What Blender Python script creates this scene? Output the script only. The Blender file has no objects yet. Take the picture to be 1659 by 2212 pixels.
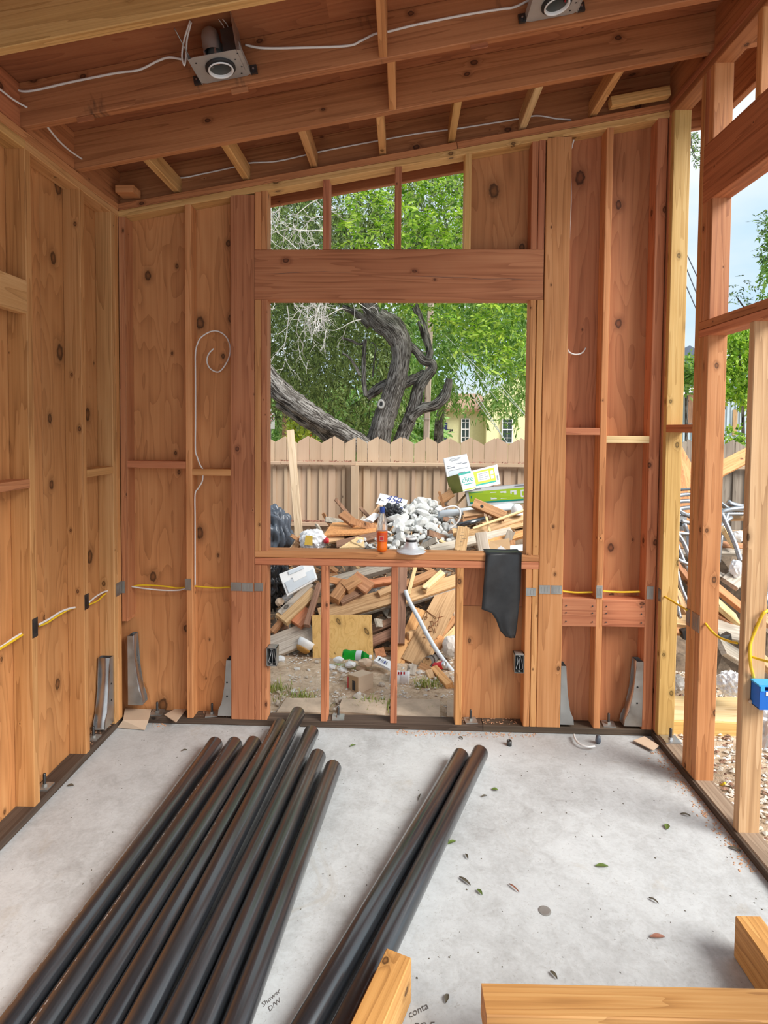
import bpy, bmesh, math, random
import numpy as np
from mathutils import Vector, Matrix

random.seed(7)
RNG = np.random.default_rng(11)
scene = bpy.context.scene
COL = scene.collection

# ------------------------------------------------------------------ camera
FPX, CYP, YAW, PITCH, ROLL = 1241.2117, 972.1004, -0.0336, 0.0391, -0.0084
CAM = Vector((1.621, -3.2393, 1.7353))
_c, _s = math.cos(YAW), math.sin(YAW)
_r0, _f0 = Vector((_c, -_s, 0)), Vector((_s, _c, 0))
_c, _s = math.cos(PITCH), math.sin(PITCH)
FWD = _c * _f0 - _s * Vector((0, 0, 1)); _u0 = _s * _f0 + _c * Vector((0, 0, 1))
_c, _s = math.cos(ROLL), math.sin(ROLL)
RIGHT = _c * _r0 - _s * _u0; UP = _s * _r0 + _c * _u0
cam_data = bpy.data.cameras.new('camera')
cam = bpy.data.objects.new('camera', cam_data); COL.objects.link(cam)
cam.matrix_world = Matrix(((RIGHT.x, UP.x, -FWD.x, CAM.x), (RIGHT.y, UP.y, -FWD.y, CAM.y),
                           (RIGHT.z, UP.z, -FWD.z, CAM.z), (0, 0, 0, 1)))
cam_data.sensor_fit = 'VERTICAL'; cam_data.sensor_height = 36.0
cam_data.lens = FPX / 2212 * 36.0
cam_data.shift_y = (CYP - 1106) / 2212
cam_data.clip_start = 0.02; cam_data.clip_end = 300
scene.camera = cam

# ------------------------------------------------------------------ sky, sun, exposure
world = bpy.data.worlds.new('overcast_sky'); scene.world = world; world.use_nodes = True
wn = world.node_tree; wn.nodes.clear()
w_out = wn.nodes.new('ShaderNodeOutputWorld'); w_bg = wn.nodes.new('ShaderNodeBackground')
w_tc = wn.nodes.new('ShaderNodeTexCoord'); w_map = wn.nodes.new('ShaderNodeMapping')
w_map.inputs['Scale'].default_value = (1.2, 1.2, 3.0)
w_no = wn.nodes.new('ShaderNodeTexNoise'); w_no.inputs['Scale'].default_value = 2.2; w_no.inputs['Detail'].default_value = 5
w_ra = wn.nodes.new('ShaderNodeValToRGB')
w_ra.color_ramp.elements[0].position = 0.36; w_ra.color_ramp.elements[0].color = (0.60, 0.80, 0.98, 1)
w_ra.color_ramp.elements[1].position = 0.66; w_ra.color_ramp.elements[1].color = (0.97, 1.0, 1.0, 1)
wn.links.new(w_tc.outputs['Generated'], w_map.inputs['Vector'])
wn.links.new(w_map.outputs['Vector'], w_no.inputs['Vector'])
wn.links.new(w_no.outputs['Fac'], w_ra.inputs['Fac'])
wn.links.new(w_ra.outputs['Color'], w_bg.inputs['Color'])
w_bg.inputs['Strength'].default_value = 0.80
wn.links.new(w_bg.outputs['Background'], w_out.inputs['Surface'])

sun_d = bpy.data.lights.new('sun', 'SUN'); sun_d.energy = 4.4; sun_d.angle = math.radians(32); sun_d.color = (1.0, 0.975, 0.93)
sun = bpy.data.objects.new('sun', sun_d); COL.objects.link(sun)
sun.rotation_euler = Vector((-0.66, 0.42, -0.66)).to_track_quat('-Z', 'Y').to_euler()

scene.view_settings.view_transform = 'Standard'
try: scene.view_settings.look = 'None'
except Exception: pass
scene.view_settings.gamma = 1.0; scene.view_settings.use_curve_mapping = False
scene.view_settings.exposure = 0.42

# ------------------------------------------------------------------ pixel -> point on a world plane
def ray(x, y): return FWD + RIGHT * ((x - 829.5) / FPX) - UP * ((y - CYP) / FPX)
def at(x, y, ax, v):
    d = ray(x, y); k = 'XYZ'.index(ax)
    return CAM + d * ((v - CAM[k]) / d[k])
def atp(x, y, n, d0):
    d = ray(x, y); n = Vector(n)
    return CAM + d * ((d0 - n.dot(CAM)) / n.dot(d))
SL = 0.1724                                   # roof slope
def zr(x, o=0.0): return 2.9955 + SL * x + o  # underside of the rafters
SLOPE_N, SLOPE_D = (0, -0.81, 1), -0.93       # front face of the debris heap
def pile(x, y, lift=0.0): return atp(x, y, SLOPE_N, SLOPE_D + lift)

# ------------------------------------------------------------------ mesh helpers
class MB:
    def __init__(s): s.v = []; s.f = []
    def add(s, vs, fs):
        n = len(s.v); s.v += [tuple(v) for v in vs]; s.f += [tuple(i + n for i in f) for f in fs]; return s
    def box(s, x0, x1, y0, y1, z0, z1, M=None):
        vs = [Vector((x, y, z)) for z in (z0, z1) for y in (y0, y1) for x in (x0, x1)]
        if M: vs = [M @ v for v in vs]
        return s.add(vs, [(0, 2, 3, 1), (4, 5, 7, 6), (0, 1, 5, 4), (2, 6, 7, 3), (0, 4, 6, 2), (1, 3, 7, 5)])
    def prism(s, poly, vec):
        vec = Vector(vec); n = len(poly)
        vs = [Vector(p) for p in poly] + [Vector(p) + vec for p in poly]
        fs = [tuple(range(n - 1, -1, -1)), tuple(range(n, 2 * n))] + [(i, (i + 1) % n, (i + 1) % n + n, i + n) for i in range(n)]
        return s.add(vs, fs)
    def tube(s, pts, r, n=8, cap=True):
        pts = [Vector(p) for p in pts]; m = len(pts)
        rs = r if hasattr(r, '__len__') else [r] * m
        t0 = (pts[1] - pts[0]).normalized()
        u = t0.orthogonal().normalized(); vs = []; fs = []
        for i, p in enumerate(pts):
            t = (pts[min(i + 1, m - 1)] - pts[max(i - 1, 0)])
            t = t.normalized() if t.length > 1e-9 else t0
            u = (u - t * u.dot(t)); u = u.normalized() if u.length > 1e-6 else t.orthogonal().normalized()
            w = t.cross(u)
            for k in range(n):
                a = 2 * math.pi * k / n
                vs.append(p + (u * math.cos(a) + w * math.sin(a)) * rs[i])
        for i in range(m - 1):
            for k in range(n):
                fs.append((i * n + k, i * n + (k + 1) % n, (i + 1) * n + (k + 1) % n, (i + 1) * n + k))
        if cap: fs += [tuple(range(n - 1, -1, -1)), tuple(range((m - 1) * n, m * n))]
        return s.add(vs, fs)
    def lathe(s, prof, n=24, M=None):
        vs = []; fs = []; m = len(prof)
        for r, z in prof:
            for k in range(n):
                a = 2 * math.pi * k / n; v = Vector((r * math.cos(a), r * math.sin(a), z))
                vs.append(M @ v if M else v)
        for i in range(m - 1):
            for k in range(n): fs.append((i * n + k, i * n + (k + 1) % n, (i + 1) * n + (k + 1) % n, (i + 1) * n + k))
        return s.add(vs, fs)
    def quad(s, a, b, c, d): return s.add([a, b, c, d], [(0, 1, 2, 3)])
    def mesh(s, name, L, smooth=False):
        me = bpy.data.meshes.new(name)
        me.from_pydata([tuple(Vector(v) - L) for v in s.v], [], s.f); me.update()
        if smooth: me.polygons.foreach_set('use_smooth', [True] * len(me.polygons))
        return me

WORLD = {}
def link(o, W, parent=None):
    COL.objects.link(o); WORLD[o.name] = W
    if parent is not None:
        o.parent = parent; o.matrix_parent_inverse = WORLD[parent.name].inverted()
    o.matrix_basis = W
    return o
def build(name, mb, mat, parent=None, smooth=False, origin=None):
    if origin is None:
        a = np.array([tuple(v) for v in mb.v]); origin = Vector((a.min(0) + a.max(0)) / 2)
    me = mb.mesh(name, Vector(origin), smooth)
    if mat: me.materials.append(mat)
    return link(bpy.data.objects.new(name, me), Matrix.Translation(origin), parent)
def empty(name, loc):
    return link(bpy.data.objects.new(name, None), Matrix.Translation(Vector(loc)))
def tag(o, label=None, cat=None, group=None, kind=None):
    if label: o['label'] = label
    if cat: o['category'] = cat
    if group: o['group'] = group
    if kind: o['kind'] = kind
    return o
def thing(name, loc, label, cat, group=None): return tag(empty(name, loc), label, cat, group)
def struct(name, loc): return tag(empty(name, loc), kind='structure')

def beam(name, a, b, w, t, mat, parent=None, side=(1, 0, 0), ch=0.002):
    """a sawn stick from a to b: local Z runs along the grain, w along side, t across."""
    a, b = Vector(a), Vector(b); L = (b - a).length; z = (b - a).normalized()
    x = Vector(side); x = x - z * x.dot(z)
    if x.length < 1e-6: x = z.orthogonal()
    x.normalize(); y = z.cross(x); c = (a + b) / 2
    hw, ht = w / 2, t / 2; ch = min(ch, hw * .3, ht * .3)
    sec = [(-hw + ch, -ht), (hw - ch, -ht), (hw, -ht + ch), (hw, ht - ch), (hw - ch, ht), (-hw + ch, ht), (-hw, ht - ch), (-hw, -ht + ch)]
    mb = MB(); mb.prism([(p, q, -L / 2) for p, q in sec], (0, 0, L))
    me = mb.mesh(name, Vector((0, 0, 0))); me.materials.append(mat)
    W = Matrix(((x.x, y.x, z.x, c.x), (x.y, y.y, z.y, c.y), (x.z, y.z, z.z, c.z), (0, 0, 0, 1)))
    return link(bpy.data.objects.new(name, me), W, parent)
def bx(name, x0, x1, y0, y1, z0, z1, mat, parent=None, along='z', ch=0.002):
    cx, cy, cz = (x0 + x1) / 2, (y0 + y1) / 2, (z0 + z1) / 2
    if along == 'z': return beam(name, (cx, cy, z0), (cx, cy, z1), x1 - x0, y1 - y0, mat, parent, (1, 0, 0), ch)
    if along == 'y': return beam(name, (cx, y0, cz), (cx, y1, cz), x1 - x0, z1 - z0, mat, parent, (1, 0, 0), ch)
    return beam(name, (x0, cy, cz), (x1, cy, cz), y1 - y0, z1 - z0, mat, parent, (0, 1, 0), ch)
def text(name, body, size, M, mat, parent=None, shear=0.0, depth=0.0004, align='LEFT'):
    cu = bpy.data.curves.new(name, 'FONT'); cu.body = body; cu.size = size; cu.shear = shear; cu.extrude = depth
    cu.align_x = align; cu.resolution_u = 2
    tmp = bpy.data.objects.new(name, cu)
    me = bpy.data.meshes.new_from_object(tmp); me.name = name
    bpy.data.objects.remove(tmp); bpy.data.curves.remove(cu)
    me.materials.clear(); me.materials.append(mat)
    return link(bpy.data.objects.new(name, me), M, parent)
def frame_m(o, x, y):
    x = Vector(x).normalized(); y = Vector(y); y = (y - x * y.dot(x)).normalized(); z = x.cross(y)
    return Matrix(((x.x, y.x, z.x, o[0]), (x.y, y.y, z.y, o[1]), (x.z, y.z, z.z, o[2]), (0, 0, 0, 1)))

# ------------------------------------------------------------------ materials
class NT:
    def __init__(s, name):
        s.m = bpy.data.materials.new(name); s.m.use_nodes = True; s.t = s.m.node_tree
        s.b = s.t.nodes['Principled BSDF']; s.out = s.t.nodes['Material Output']
    def n(s, typ, **kw):
        nd = s.t.nodes.new(typ)
        for k, v in kw.items():
            if k in nd.inputs: nd.inputs[k].default_value = v
            else: setattr(nd, k, v)
        return nd
    def l(s, a, b): s.t.links.new(a, b)
    def math(s, op, a, b=None, c=None):
        nd = s.t.nodes.new('ShaderNodeMath'); nd.operation = op
        for i, v in enumerate((a, b, c)):
            if v is None: continue
            if isinstance(v, (int, float)): nd.inputs[i].default_value = v
            else: s.l(v, nd.inputs[i])
        return nd.outputs[0]
    def mix(s, fac, a, b, mode='MIX'):
        nd = s.t.nodes.new('ShaderNodeMix'); nd.data_type = 'RGBA'; nd.blend_type = mode
        for sock, v in ((nd.inputs[0], fac), (nd.inputs[6], a), (nd.inputs[7], b)):
            if isinstance(v, (int, float)): sock.default_value = v
            elif isinstance(v, tuple): sock.default_value = v if len(v) == 4 else (*v, 1)
            else: s.l(v, sock)
        return nd.outputs[2]
    def ramp(s, fac, stops):
        nd = s.t.nodes.new('ShaderNodeValToRGB'); e = nd.color_ramp.elements
        while len(e) < len(stops): e.new(0.5)
        for el, (p, c) in zip(e, stops): el.position = p; el.color = (*c, 1) if len(c) == 3 else c
        s.l(fac, nd.inputs[0]); return nd.outputs[0]
    def coord(s, scale=(1, 1, 1), rnd=True, kind='Object'):
        tc = s.n('ShaderNodeTexCoord'); v = tc.outputs[kind]
        if rnd:
            oi = s.n('ShaderNodeObjectInfo'); ad = s.n('ShaderNodeVectorMath', operation='ADD')
            mu = s.n('ShaderNodeVectorMath', operation='MULTIPLY')
            cb = s.n('ShaderNodeCombineXYZ'); 
            for i in range(3): s.l(oi.outputs['Random'], cb.inputs[i])
            s.l(cb.outputs[0], mu.inputs[0]); mu.inputs[1].default_value = (17.3, 31.7, 53.1)
            s.l(v, ad.inputs[0]); s.l(mu.outputs[0], ad.inputs[1]); v = ad.outputs[0]
        mp = s.n('ShaderNodeMapping'); mp.inputs['Scale'].default_value = scale
        s.l(v, mp.inputs['Vector']); return mp.outputs[0]
    def noise(s, vec, scale=1.0, detail=3, rough=.5, dist=0.0):
        nd = s.n('ShaderNodeTexNoise'); nd.inputs['Scale'].default_value = scale; nd.inputs['Detail'].default_value = detail
        nd.inputs['Roughness'].default_value = rough; nd.inputs['Distortion'].default_value = dist
        s.l(vec, nd.inputs['Vector']); return nd.outputs['Fac']
    def bump(s, h, strength=.3, dist=.01):
        nd = s.n('ShaderNodeBump'); nd.inputs['Strength'].default_value = strength; nd.inputs['Distance'].default_value = dist
        s.l(h, nd.inputs['Height']); s.l(nd.outputs[0], s.b.inputs['Normal'])
    def done(s, col=None, rough=.6, metal=0.0, spec=.5):
        if col is not None:
            if isinstance(col, tuple): s.b.inputs['Base Color'].default_value = (*col, 1) if len(col) == 3 else col
            else: s.l(col, s.b.inputs['Base Color'])
        if isinstance(rough, (int, float)): s.b.inputs['Roughness'].default_value = rough
        else: s.l(rough, s.b.inputs['Roughness'])
        s.b.inputs['Metallic'].default_value = metal
        s.b.inputs['Specular IOR Level'].default_value = spec
        return s.m

def wood(name, dark, mid, light, gx=16.0, gz=0.8, rings=7.0, knots=2.7, kr=0.04, rough=.62, contrast=1.0, vary=.13, spec=.35, hue=.012, flat=False):
    t = NT(name)
    v = t.coord((gx, gx, gz))
    # knots: one scatter over the unrolled faces (x + y across, z along the grain)
    k0 = t.coord((1, 1, 1)); sx = t.n('ShaderNodeSeparateXYZ'); t.l(k0, sx.inputs[0]); cb = t.n('ShaderNodeCombineXYZ')
    t.l(t.math('MULTIPLY', t.math('ADD', sx.outputs[0], sx.outputs[1]), knots * 1.5), cb.inputs[0]); t.l(t.math('MULTIPLY', sx.outputs[2], knots), cb.inputs[1])
    vo = t.n('ShaderNodeTexVoronoi'); vo.voronoi_dimensions = '2D'; vo.inputs['Scale'].default_value = 1.0; t.l(cb.outputs[0], vo.inputs['Vector'])
    sc = t.n('ShaderNodeSeparateColor'); t.l(vo.outputs['Color'], sc.inputs[0])
    size = t.math('MULTIPLY', t.math('ADD', t.math('MULTIPLY', t.math('POWER', sc.outputs[0], 1.6), 1.1), .18), kr)
    kd = t.math('DIVIDE', vo.outputs['Distance'], size)
    kd = t.math('ADD', kd, t.math('MULTIPLY', t.math('SUBTRACT', t.noise(t.coord((60, 60, 40)), 1.0, 2), .5), .7))
    g = t.noise(v, 1.0, 2, .5, .15)
    near = t.math('DIVIDE', 1.0, t.math('ADD', 1.0, t.math('MULTIPLY', kd, kd)))
    ph = t.math('ADD', t.math('MULTIPLY', g, rings), t.math('MULTIPLY', near, 2.2))
    ring = t.math('FRACT', ph)
    ring = t.math('POWER', ring, 2.6)
    fine = t.noise(t.coord((170, 170, 1.8)), 1.0, 4, .65)
    mid_n = t.noise(t.coord((42, 42, .9)), 1.0, 3, .6)
    blot = t.noise(t.coord((5, 5, 1.4)), 1.0, 3, .6)
    f = t.math('ADD', t.math('MULTIPLY', ring, .40 * contrast), t.math('ADD', t.math('MULTIPLY', t.math('SUBTRACT', fine, .5), .75 * contrast), t.math('MULTIPLY', t.math('SUBTRACT', blot, .5), .75)))
    f = t.math('ADD', f, t.math('MULTIPLY', t.math('SUBTRACT', mid_n, .5), .65 * contrast))
    f = t.math('ADD', f, .32)
    col = t.ramp(f, [(0.0, light), (0.42, mid), (1.0, dark)])
    oi = t.n('ShaderNodeObjectInfo')
    hs = t.n('ShaderNodeHueSaturation'); t.l(col, hs.inputs['Color'])
    t.l(t.math('ADD', t.math('MULTIPLY', oi.outputs['Random'], hue), .5 - hue / 2), hs.inputs['Hue'])
    rv = t.math('FRACT', t.math('MULTIPLY', oi.outputs['Random'], 7.31))
    t.l(t.math('ADD', t.math('MULTIPLY', rv, 2 * vary), 1 - vary), hs.inputs['Value'])
    kn = t.n('ShaderNodeMapRange'); kn.inputs['From Min'].default_value = 1.12; kn.inputs['From Max'].default_value = .85
    t.l(kd, kn.inputs['Value'])
    halo = t.n('ShaderNodeMapRange'); halo.inputs['From Min'].default_value = 2.6; halo.inputs['From Max'].default_value = 1.0
    t.l(kd, halo.inputs['Value'])
    c2 = t.mix(t.math('MULTIPLY', halo.outputs[0], .45), hs.outputs[0], tuple(x * .6 for x in dark))
    inner = t.n('ShaderNodeMapRange'); inner.inputs['From Min'].default_value = .25; inner.inputs['From Max'].default_value = .8; t.l(kd, inner.inputs['Value'])
    kc = t.mix(inner.outputs[0], tuple(x * .75 for x in dark), tuple(x * .22 for x in dark))
    c3 = t.mix(t.math('MULTIPLY', kn.outputs[0], .92), c2, kc)
    t.bump(t.math('ADD', fine, t.math('MULTIPLY', ring, -.5)), .25, .003)
    return t.done(c3, rough, 0, spec)

def stain(m):
    t = m.node_tree; b = t.nodes['Principled BSDF']; src = b.inputs['Base Color'].links[0].from_socket
    tc = t.nodes.new('ShaderNodeTexCoord'); mp = t.nodes.new('ShaderNodeMapping'); mp.inputs['Scale'].default_value = (1, 1.6, 7.0); t.links.new(tc.outputs['Object'], mp.inputs['Vector'])
    n = t.nodes.new('ShaderNodeTexNoise'); n.inputs['Scale'].default_value = 1.0; n.inputs['Detail'].default_value = 5; n.inputs['Roughness'].default_value = .7; t.links.new(mp.outputs[0], n.inputs['Vector'])
    r = t.nodes.new('ShaderNodeMapRange'); r.inputs['From Min'].default_value = .60; r.inputs['From Max'].default_value = .70; r.inputs['To Max'].default_value = .75; t.links.new(n.outputs['Fac'], r.inputs['Value'])
    mx = t.nodes.new('ShaderNodeMix'); mx.data_type = 'RGBA'; mx.inputs[7].default_value = (.05, .03, .02, 1); t.links.new(r.outputs[0], mx.inputs[0]); t.links.new(src, mx.inputs[6]); t.links.new(mx.outputs[2], b.inputs['Base Color'])
    return m
def plain(name, col, rough=.6, metal=0.0, vary=.12, scale=8.0, bump=0.0, spec=.5):
    t = NT(name); v = t.coord((scale, scale, scale)); n = t.noise(v, 1.0, 4, .6)
    c = t.ramp(n, [(.25, tuple(x * (1 - vary) for x in col)), (.75, tuple(min(1, x * (1 + vary)) for x in col))])
    if bump: t.bump(n, bump, .01)
    return t.done(c, rough, metal, spec)

M = {}
M['fir_red'] = wood('fir_red', (.27, .085, .034), (.51, .195, .088), (.63, .275, .13), rings=6)
M['fir_orange'] = wood('fir_orange', (.33, .125, .04), (.60, .27, .10), (.72, .36, .155), rings=6)
M['fir_yellow'] = wood('fir_yellow', (.38, .18, .055), (.66, .36, .135), (.78, .47, .21), rings=6)
M['pine_yellow'] = wood('pine_yellow', (.40, .23, .055), (.66, .42, .135), (.78, .55, .22), rings=6)
M['fir_gold'] = wood('fir_gold', (.27, .115, .03), (.51, .25, .075), (.64, .36, .13), rings=7)
M['fir_pale'] = wood('fir_pale', (.48, .30, .13), (.74, .52, .26), (.84, .65, .38), rings=5)
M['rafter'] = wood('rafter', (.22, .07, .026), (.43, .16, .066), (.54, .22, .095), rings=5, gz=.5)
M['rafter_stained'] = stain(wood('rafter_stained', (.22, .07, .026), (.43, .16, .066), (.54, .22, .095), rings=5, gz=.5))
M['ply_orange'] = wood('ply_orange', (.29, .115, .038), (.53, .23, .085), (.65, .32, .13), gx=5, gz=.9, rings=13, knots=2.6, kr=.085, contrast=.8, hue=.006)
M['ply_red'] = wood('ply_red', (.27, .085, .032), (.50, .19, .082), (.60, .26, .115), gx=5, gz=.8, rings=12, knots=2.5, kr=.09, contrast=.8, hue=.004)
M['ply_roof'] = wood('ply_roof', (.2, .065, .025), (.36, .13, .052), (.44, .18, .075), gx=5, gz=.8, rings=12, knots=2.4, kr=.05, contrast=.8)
M['ply_yellow'] = wood('ply_yellow', (.42, .23, .06), (.72, .45, .15), (.80, .55, .22), gx=6, gz=1.2, rings=14, knots=3.6, kr=.08, contrast=.7)
M['treated'] = wood('treated', (.035, .022, .014), (.075, .05, .034), (.13, .095, .068), rings=5, knots=1.4, rough=.75)
M['treated_dust_lit'] = wood('treated_dust_lit', (.16, .11, .07), (.32, .23, .155), (.43, .33, .23), rings=5, knots=1.4, rough=.75)  # treated wood made paler: dust and light on the plate top, in colour
M['weathered'] = wood('weathered', (.20, .165, .13), (.42, .36, .29), (.58, .51, .43), rings=6, knots=1.8, rough=.8)
M['old_brown'] = wood('old_brown', (.10, .05, .03), (.24, .13, .08), (.36, .21, .135), rings=6, knots=1.8, rough=.8)
M['scrap_tan'] = wood('scrap_tan', (.30, .16, .07), (.55, .34, .17), (.68, .46, .26), rings=6, knots=2.2, rough=.7)
M['scrap_brown'] = wood('scrap_brown', (.18, .075, .03), (.40, .19, .085), (.52, .28, .14), rings=6, knots=2.2, rough=.7)
M['fence'] = wood('fence', (.34, .215, .135), (.50, .35, .235), (.57, .42, .295), rings=3, knots=1.2, rough=.8, contrast=.35, vary=.07)
M['fence_gray'] = wood('fence_gray', (.17, .13, .10), (.34, .28, .22), (.43, .37, .30), rings=5, knots=1.2, rough=.85)
M['bark'] = None

def concrete():
    t = NT('concrete_slab'); v = t.coord((1, 1, 1), rnd=False)
    a = t.noise(v, 1.6, 5, .6); b = t.noise(v, 14, 5, .65, .8); c = t.noise(v, 70, 3, .6)
    f = t.math('ADD', t.math('MULTIPLY', a, .55), t.math('ADD', t.math('MULTIPLY', b, .35), t.math('MULTIPLY', c, .18)))
    col = t.ramp(f, [(.33, (.24, .235, .225)), (.45, (.385, .39, .388)), (.58, (.49, .505, .508)), (.75, (.58, .60, .602))])
    st = t.noise(v, 3.2, 6, .7, 1.2)
    sm = t.n('ShaderNodeMapRange'); sm.inputs['From Min'].default_value = .60; sm.inputs['From Max'].default_value = .74; t.l(st, sm.inputs['Value'])
    col = t.mix(t.math('MULTIPLY', sm.outputs[0], .45), col, (.36, .31, .24))
    w = t.n('ShaderNodeTexNoise'); w.inputs['Scale'].default_value = 55; w.inputs['Detail'].default_value = 4; w.inputs['Distortion'].default_value = 2.5
    t.l(v, w.inputs['Vector'])
    sp = t.n('ShaderNodeMapRange'); sp.inputs['From Min'].default_value = .635; sp.inputs['From Max'].default_value = .69; t.l(w.outputs['Fac'], sp.inputs['Value'])
    col = t.mix(t.math('MULTIPLY', sp.outputs[0], .42), col, (.25, .235, .205))
    fl = t.noise(t.coord((26, 60, 26), rnd=False), 1.0, 5, .7, 3.0)
    fm = t.n('ShaderNodeMapRange'); fm.inputs['From Min'].default_value = .56; fm.inputs['From Max'].default_value = .66; t.l(fl, fm.inputs['Value'])
    col = t.mix(t.math('MULTIPLY', fm.outputs[0], .30), col, (.36, .355, .33))
    t.bump(t.math('ADD', c, b), .12, .004)
    return t.done(col, .62, 0, .4)
M['concrete'] = concrete()

def dirt():
    t = NT('dirt_ground'); v = t.coord((1, 1, 1), rnd=False)
    a = t.noise(v, 2.2, 6, .65); b = t.noise(v, 22, 5, .7, 1.0)
    f = t.math('ADD', t.math('MULTIPLY', a, .5), t.math('MULTIPLY', b, .5))
    col = t.ramp(f, [(.32, (.22, .145, .09)), (.46, (.48, .345, .23)), (.60, (.66, .51, .37)), (.8, (.74, .62, .48))])
    t.bump(b, .7, .03)
    return t.done(col, .9, 0, .2)
M['dirt'] = dirt()
M['mulch_dark'] = plain('mulch_dark', (.17, .12, .08), .95, vary=.5, scale=20, bump=.6)

def metal_sheet(name, col=(.62, .63, .64), rough=.32):
    t = NT(name); v = t.coord((9, 9, 9)); n = t.noise(v, 1.0, 4, .6)
    c = t.ramp(n, [(.3, tuple(x * .72 for x in col)), (.7, col)])
    r = t.ramp(n, [(.3, (rough * .8,) * 3), (.7, (rough * 1.4,) * 3)])
    return t.done(c, r, .95)
M['galv'] = metal_sheet('galvanised_steel')
M['galv_dull'] = metal_sheet('galvanised_dull', (.50, .50, .48), .5)
M['plate_gray'] = plain('dull_plate', (.40, .39, .37), .45, .35, vary=.15)
M['cup_gray'] = plain('gray_reflector', (.22, .22, .20), .35, .3, vary=.2)
M['plate_light'] = plain('pale_metal', (.62, .63, .65), .35, .2, vary=.12)
M['nail_plate'] = metal_sheet('nail_plate_steel', (.42, .41, .38), .5)
M['steel_dark'] = metal_sheet('dark_steel', (.12, .12, .12), .45)

def abs_pipe():
    t = NT('black_abs'); v = t.coord((60, 60, 1.4)); n = t.noise(v, 1.0, 4, .65)
    c = t.ramp(n, [(.35, (.010, .012, .014)), (.62, (.020, .022, .026)), (.8, (.06, .06, .06))])
    r = t.ramp(t.noise(t.coord((9, 9, 2.0)), 1.0, 4, .6), [(.3, (.24,) * 3), (.75, (.38,) * 3)])
    t.b.inputs['Coat Weight'].default_value = .85; t.b.inputs['Coat Roughness'].default_value = .19; t.b.inputs['Coat IOR'].default_value = 1.7
    return t.done(c, r, 0, .6)
M['abs'] = abs_pipe()
M['black_rubber'] = plain('black_rubber', (.012, .012, .013), .55, vary=.3)
M['void'] = plain('inside_shadow_black', (.01, .01, .01), .8)
M['membrane'] = plain('black_membrane', (.025, .026, .028), .42, vary=.55, scale=7, bump=.15)
M['bag_black'] = plain('black_bag', (.018, .019, .022), .28, vary=.3, bump=.2)
M['bag_gray'] = plain('gray_bag', (.085, .10, .125), .32, vary=.4, scale=6, bump=.2)
M['white'] = plain('white_plastic', (.78, .78, .77), .4, vary=.05)
M['white_bag'] = plain('white_bag', (.74, .75, .77), .35, vary=.15, bump=.3)
M['cable_white'] = plain('white_cable', (.78, .74, .70), .45, vary=.06)
M['cable_yellow'] = plain('yellow_cable', (.80, .52, .02), .42, vary=.1)
M['cable_gray'] = plain('gray_cable', (.5, .5, .5), .4)
M['pvc_gray'] = plain('pale_gray_pvc', (.58, .63, .67), .35, vary=.08)
M['conduit'] = metal_sheet('flexible_conduit', (.46, .48, .51), .38)
M['blue'] = plain('blue_plastic', (.004, .135, .56), .38, vary=.12)
M['blue_light'] = plain('light_blue_plastic', (.05, .40, .78), .4)
M['cap_blue'] = plain('blue_cap', (.015, .06, .32), .35)
M['rubble'] = plain('rubble', (.72, .72, .69), .9, vary=.22, scale=26, bump=.8)
M['rock'] = plain('rock', (.58, .50, .41), .9, vary=.25, scale=12, bump=.5)
M['paver'] = plain('sandy_paver', (.52, .40, .29), .9, vary=.3, scale=9, bump=.6)
M['rock_white'] = plain('rock_white', (.66, .63, .58), .9, vary=.2, scale=12, bump=.4)
M['card'] = plain('cardboard', (.46, .30, .16), .8, vary=.08)
M['card_light'] = plain('light_cardboard', (.56, .42, .30), .8, vary=.08)
M['paper'] = plain('white_paperboard', (.76, .77, .77), .6, vary=.05)
M['lime'] = plain('lime_print', (.38, .56, .02), .55, vary=.05)
M['olive'] = plain('olive_box_side', (.17, .19, .035), .6, vary=.2)
M['teal'] = plain('teal_print', (.0, .25, .20), .55, vary=.05)
M['ink'] = plain('black_ink', (.02, .02, .022), .7)
M['ink_gray'] = plain('gray_ink', (.22, .23, .26), .7)
M['ink_blue'] = plain('blue_ink', (.05, .07, .25), .7)
M['pencil'] = plain('pencil', (.10, .09, .085), .8)
M['red'] = plain('red_print', (.55, .02, .03), .5)
M['print_white'] = plain('white_print', (.6, .6, .6), .6, vary=.4, scale=30)
M['leaf_green'] = plain('leaf_green', (.10, .15, .03), .5, vary=.35, scale=40)
M['leaf_brown'] = plain('leaf_brown', (.26, .11, .07), .6, vary=.3, scale=40)
M['leaf_dark'] = plain('leaf_dark', (.09, .075, .05), .7, vary=.3, scale=40)
M['sawdust'] = plain('sawdust', (.55, .30, .17), .9, vary=.2)
M['yellow_print'] = plain('yellow_print', (.75, .50, .08), .6)
M['orange_plastic'] = plain('orange_plastic', (.40, .20, .04), .5)
M['amber'] = plain('amber_lamp_socket', (.42, .20, .12), .35)
M['stucco'] = plain('cream_stucco', (.74, .70, .40), .9, vary=.06)
M['stucco_shade'] = plain('shaded_stucco', (.60, .58, .32), .9, vary=.06)  # cream stucco again, with the side wall's shade put into its colour
M['roof_tile'] = plain('brown_roof', (.34, .21, .14), .9, vary=.2)
M['window_dark'] = plain('window_glass', (.035, .055, .05), .12, vary=.3)
M['door_blue'] = plain('blue_door', (.012, .018, .085), .5)
M['siding'] = plain('pale_blue_siding', (.50, .60, .66), .45, vary=.06)
M['roof_dark'] = plain('dark_roof', (.10, .12, .16), .8)
M['wire'] = plain('service_wire', (.62, .64, .62), .5)
M['wire_dark'] = plain('dark_wire', (.05, .05, .06), .5)
M['pole'] = wood('pole_wood', (.28, .20, .15), (.50, .40, .33), (.62, .52, .45), rings=5, rough=.9)

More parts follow.
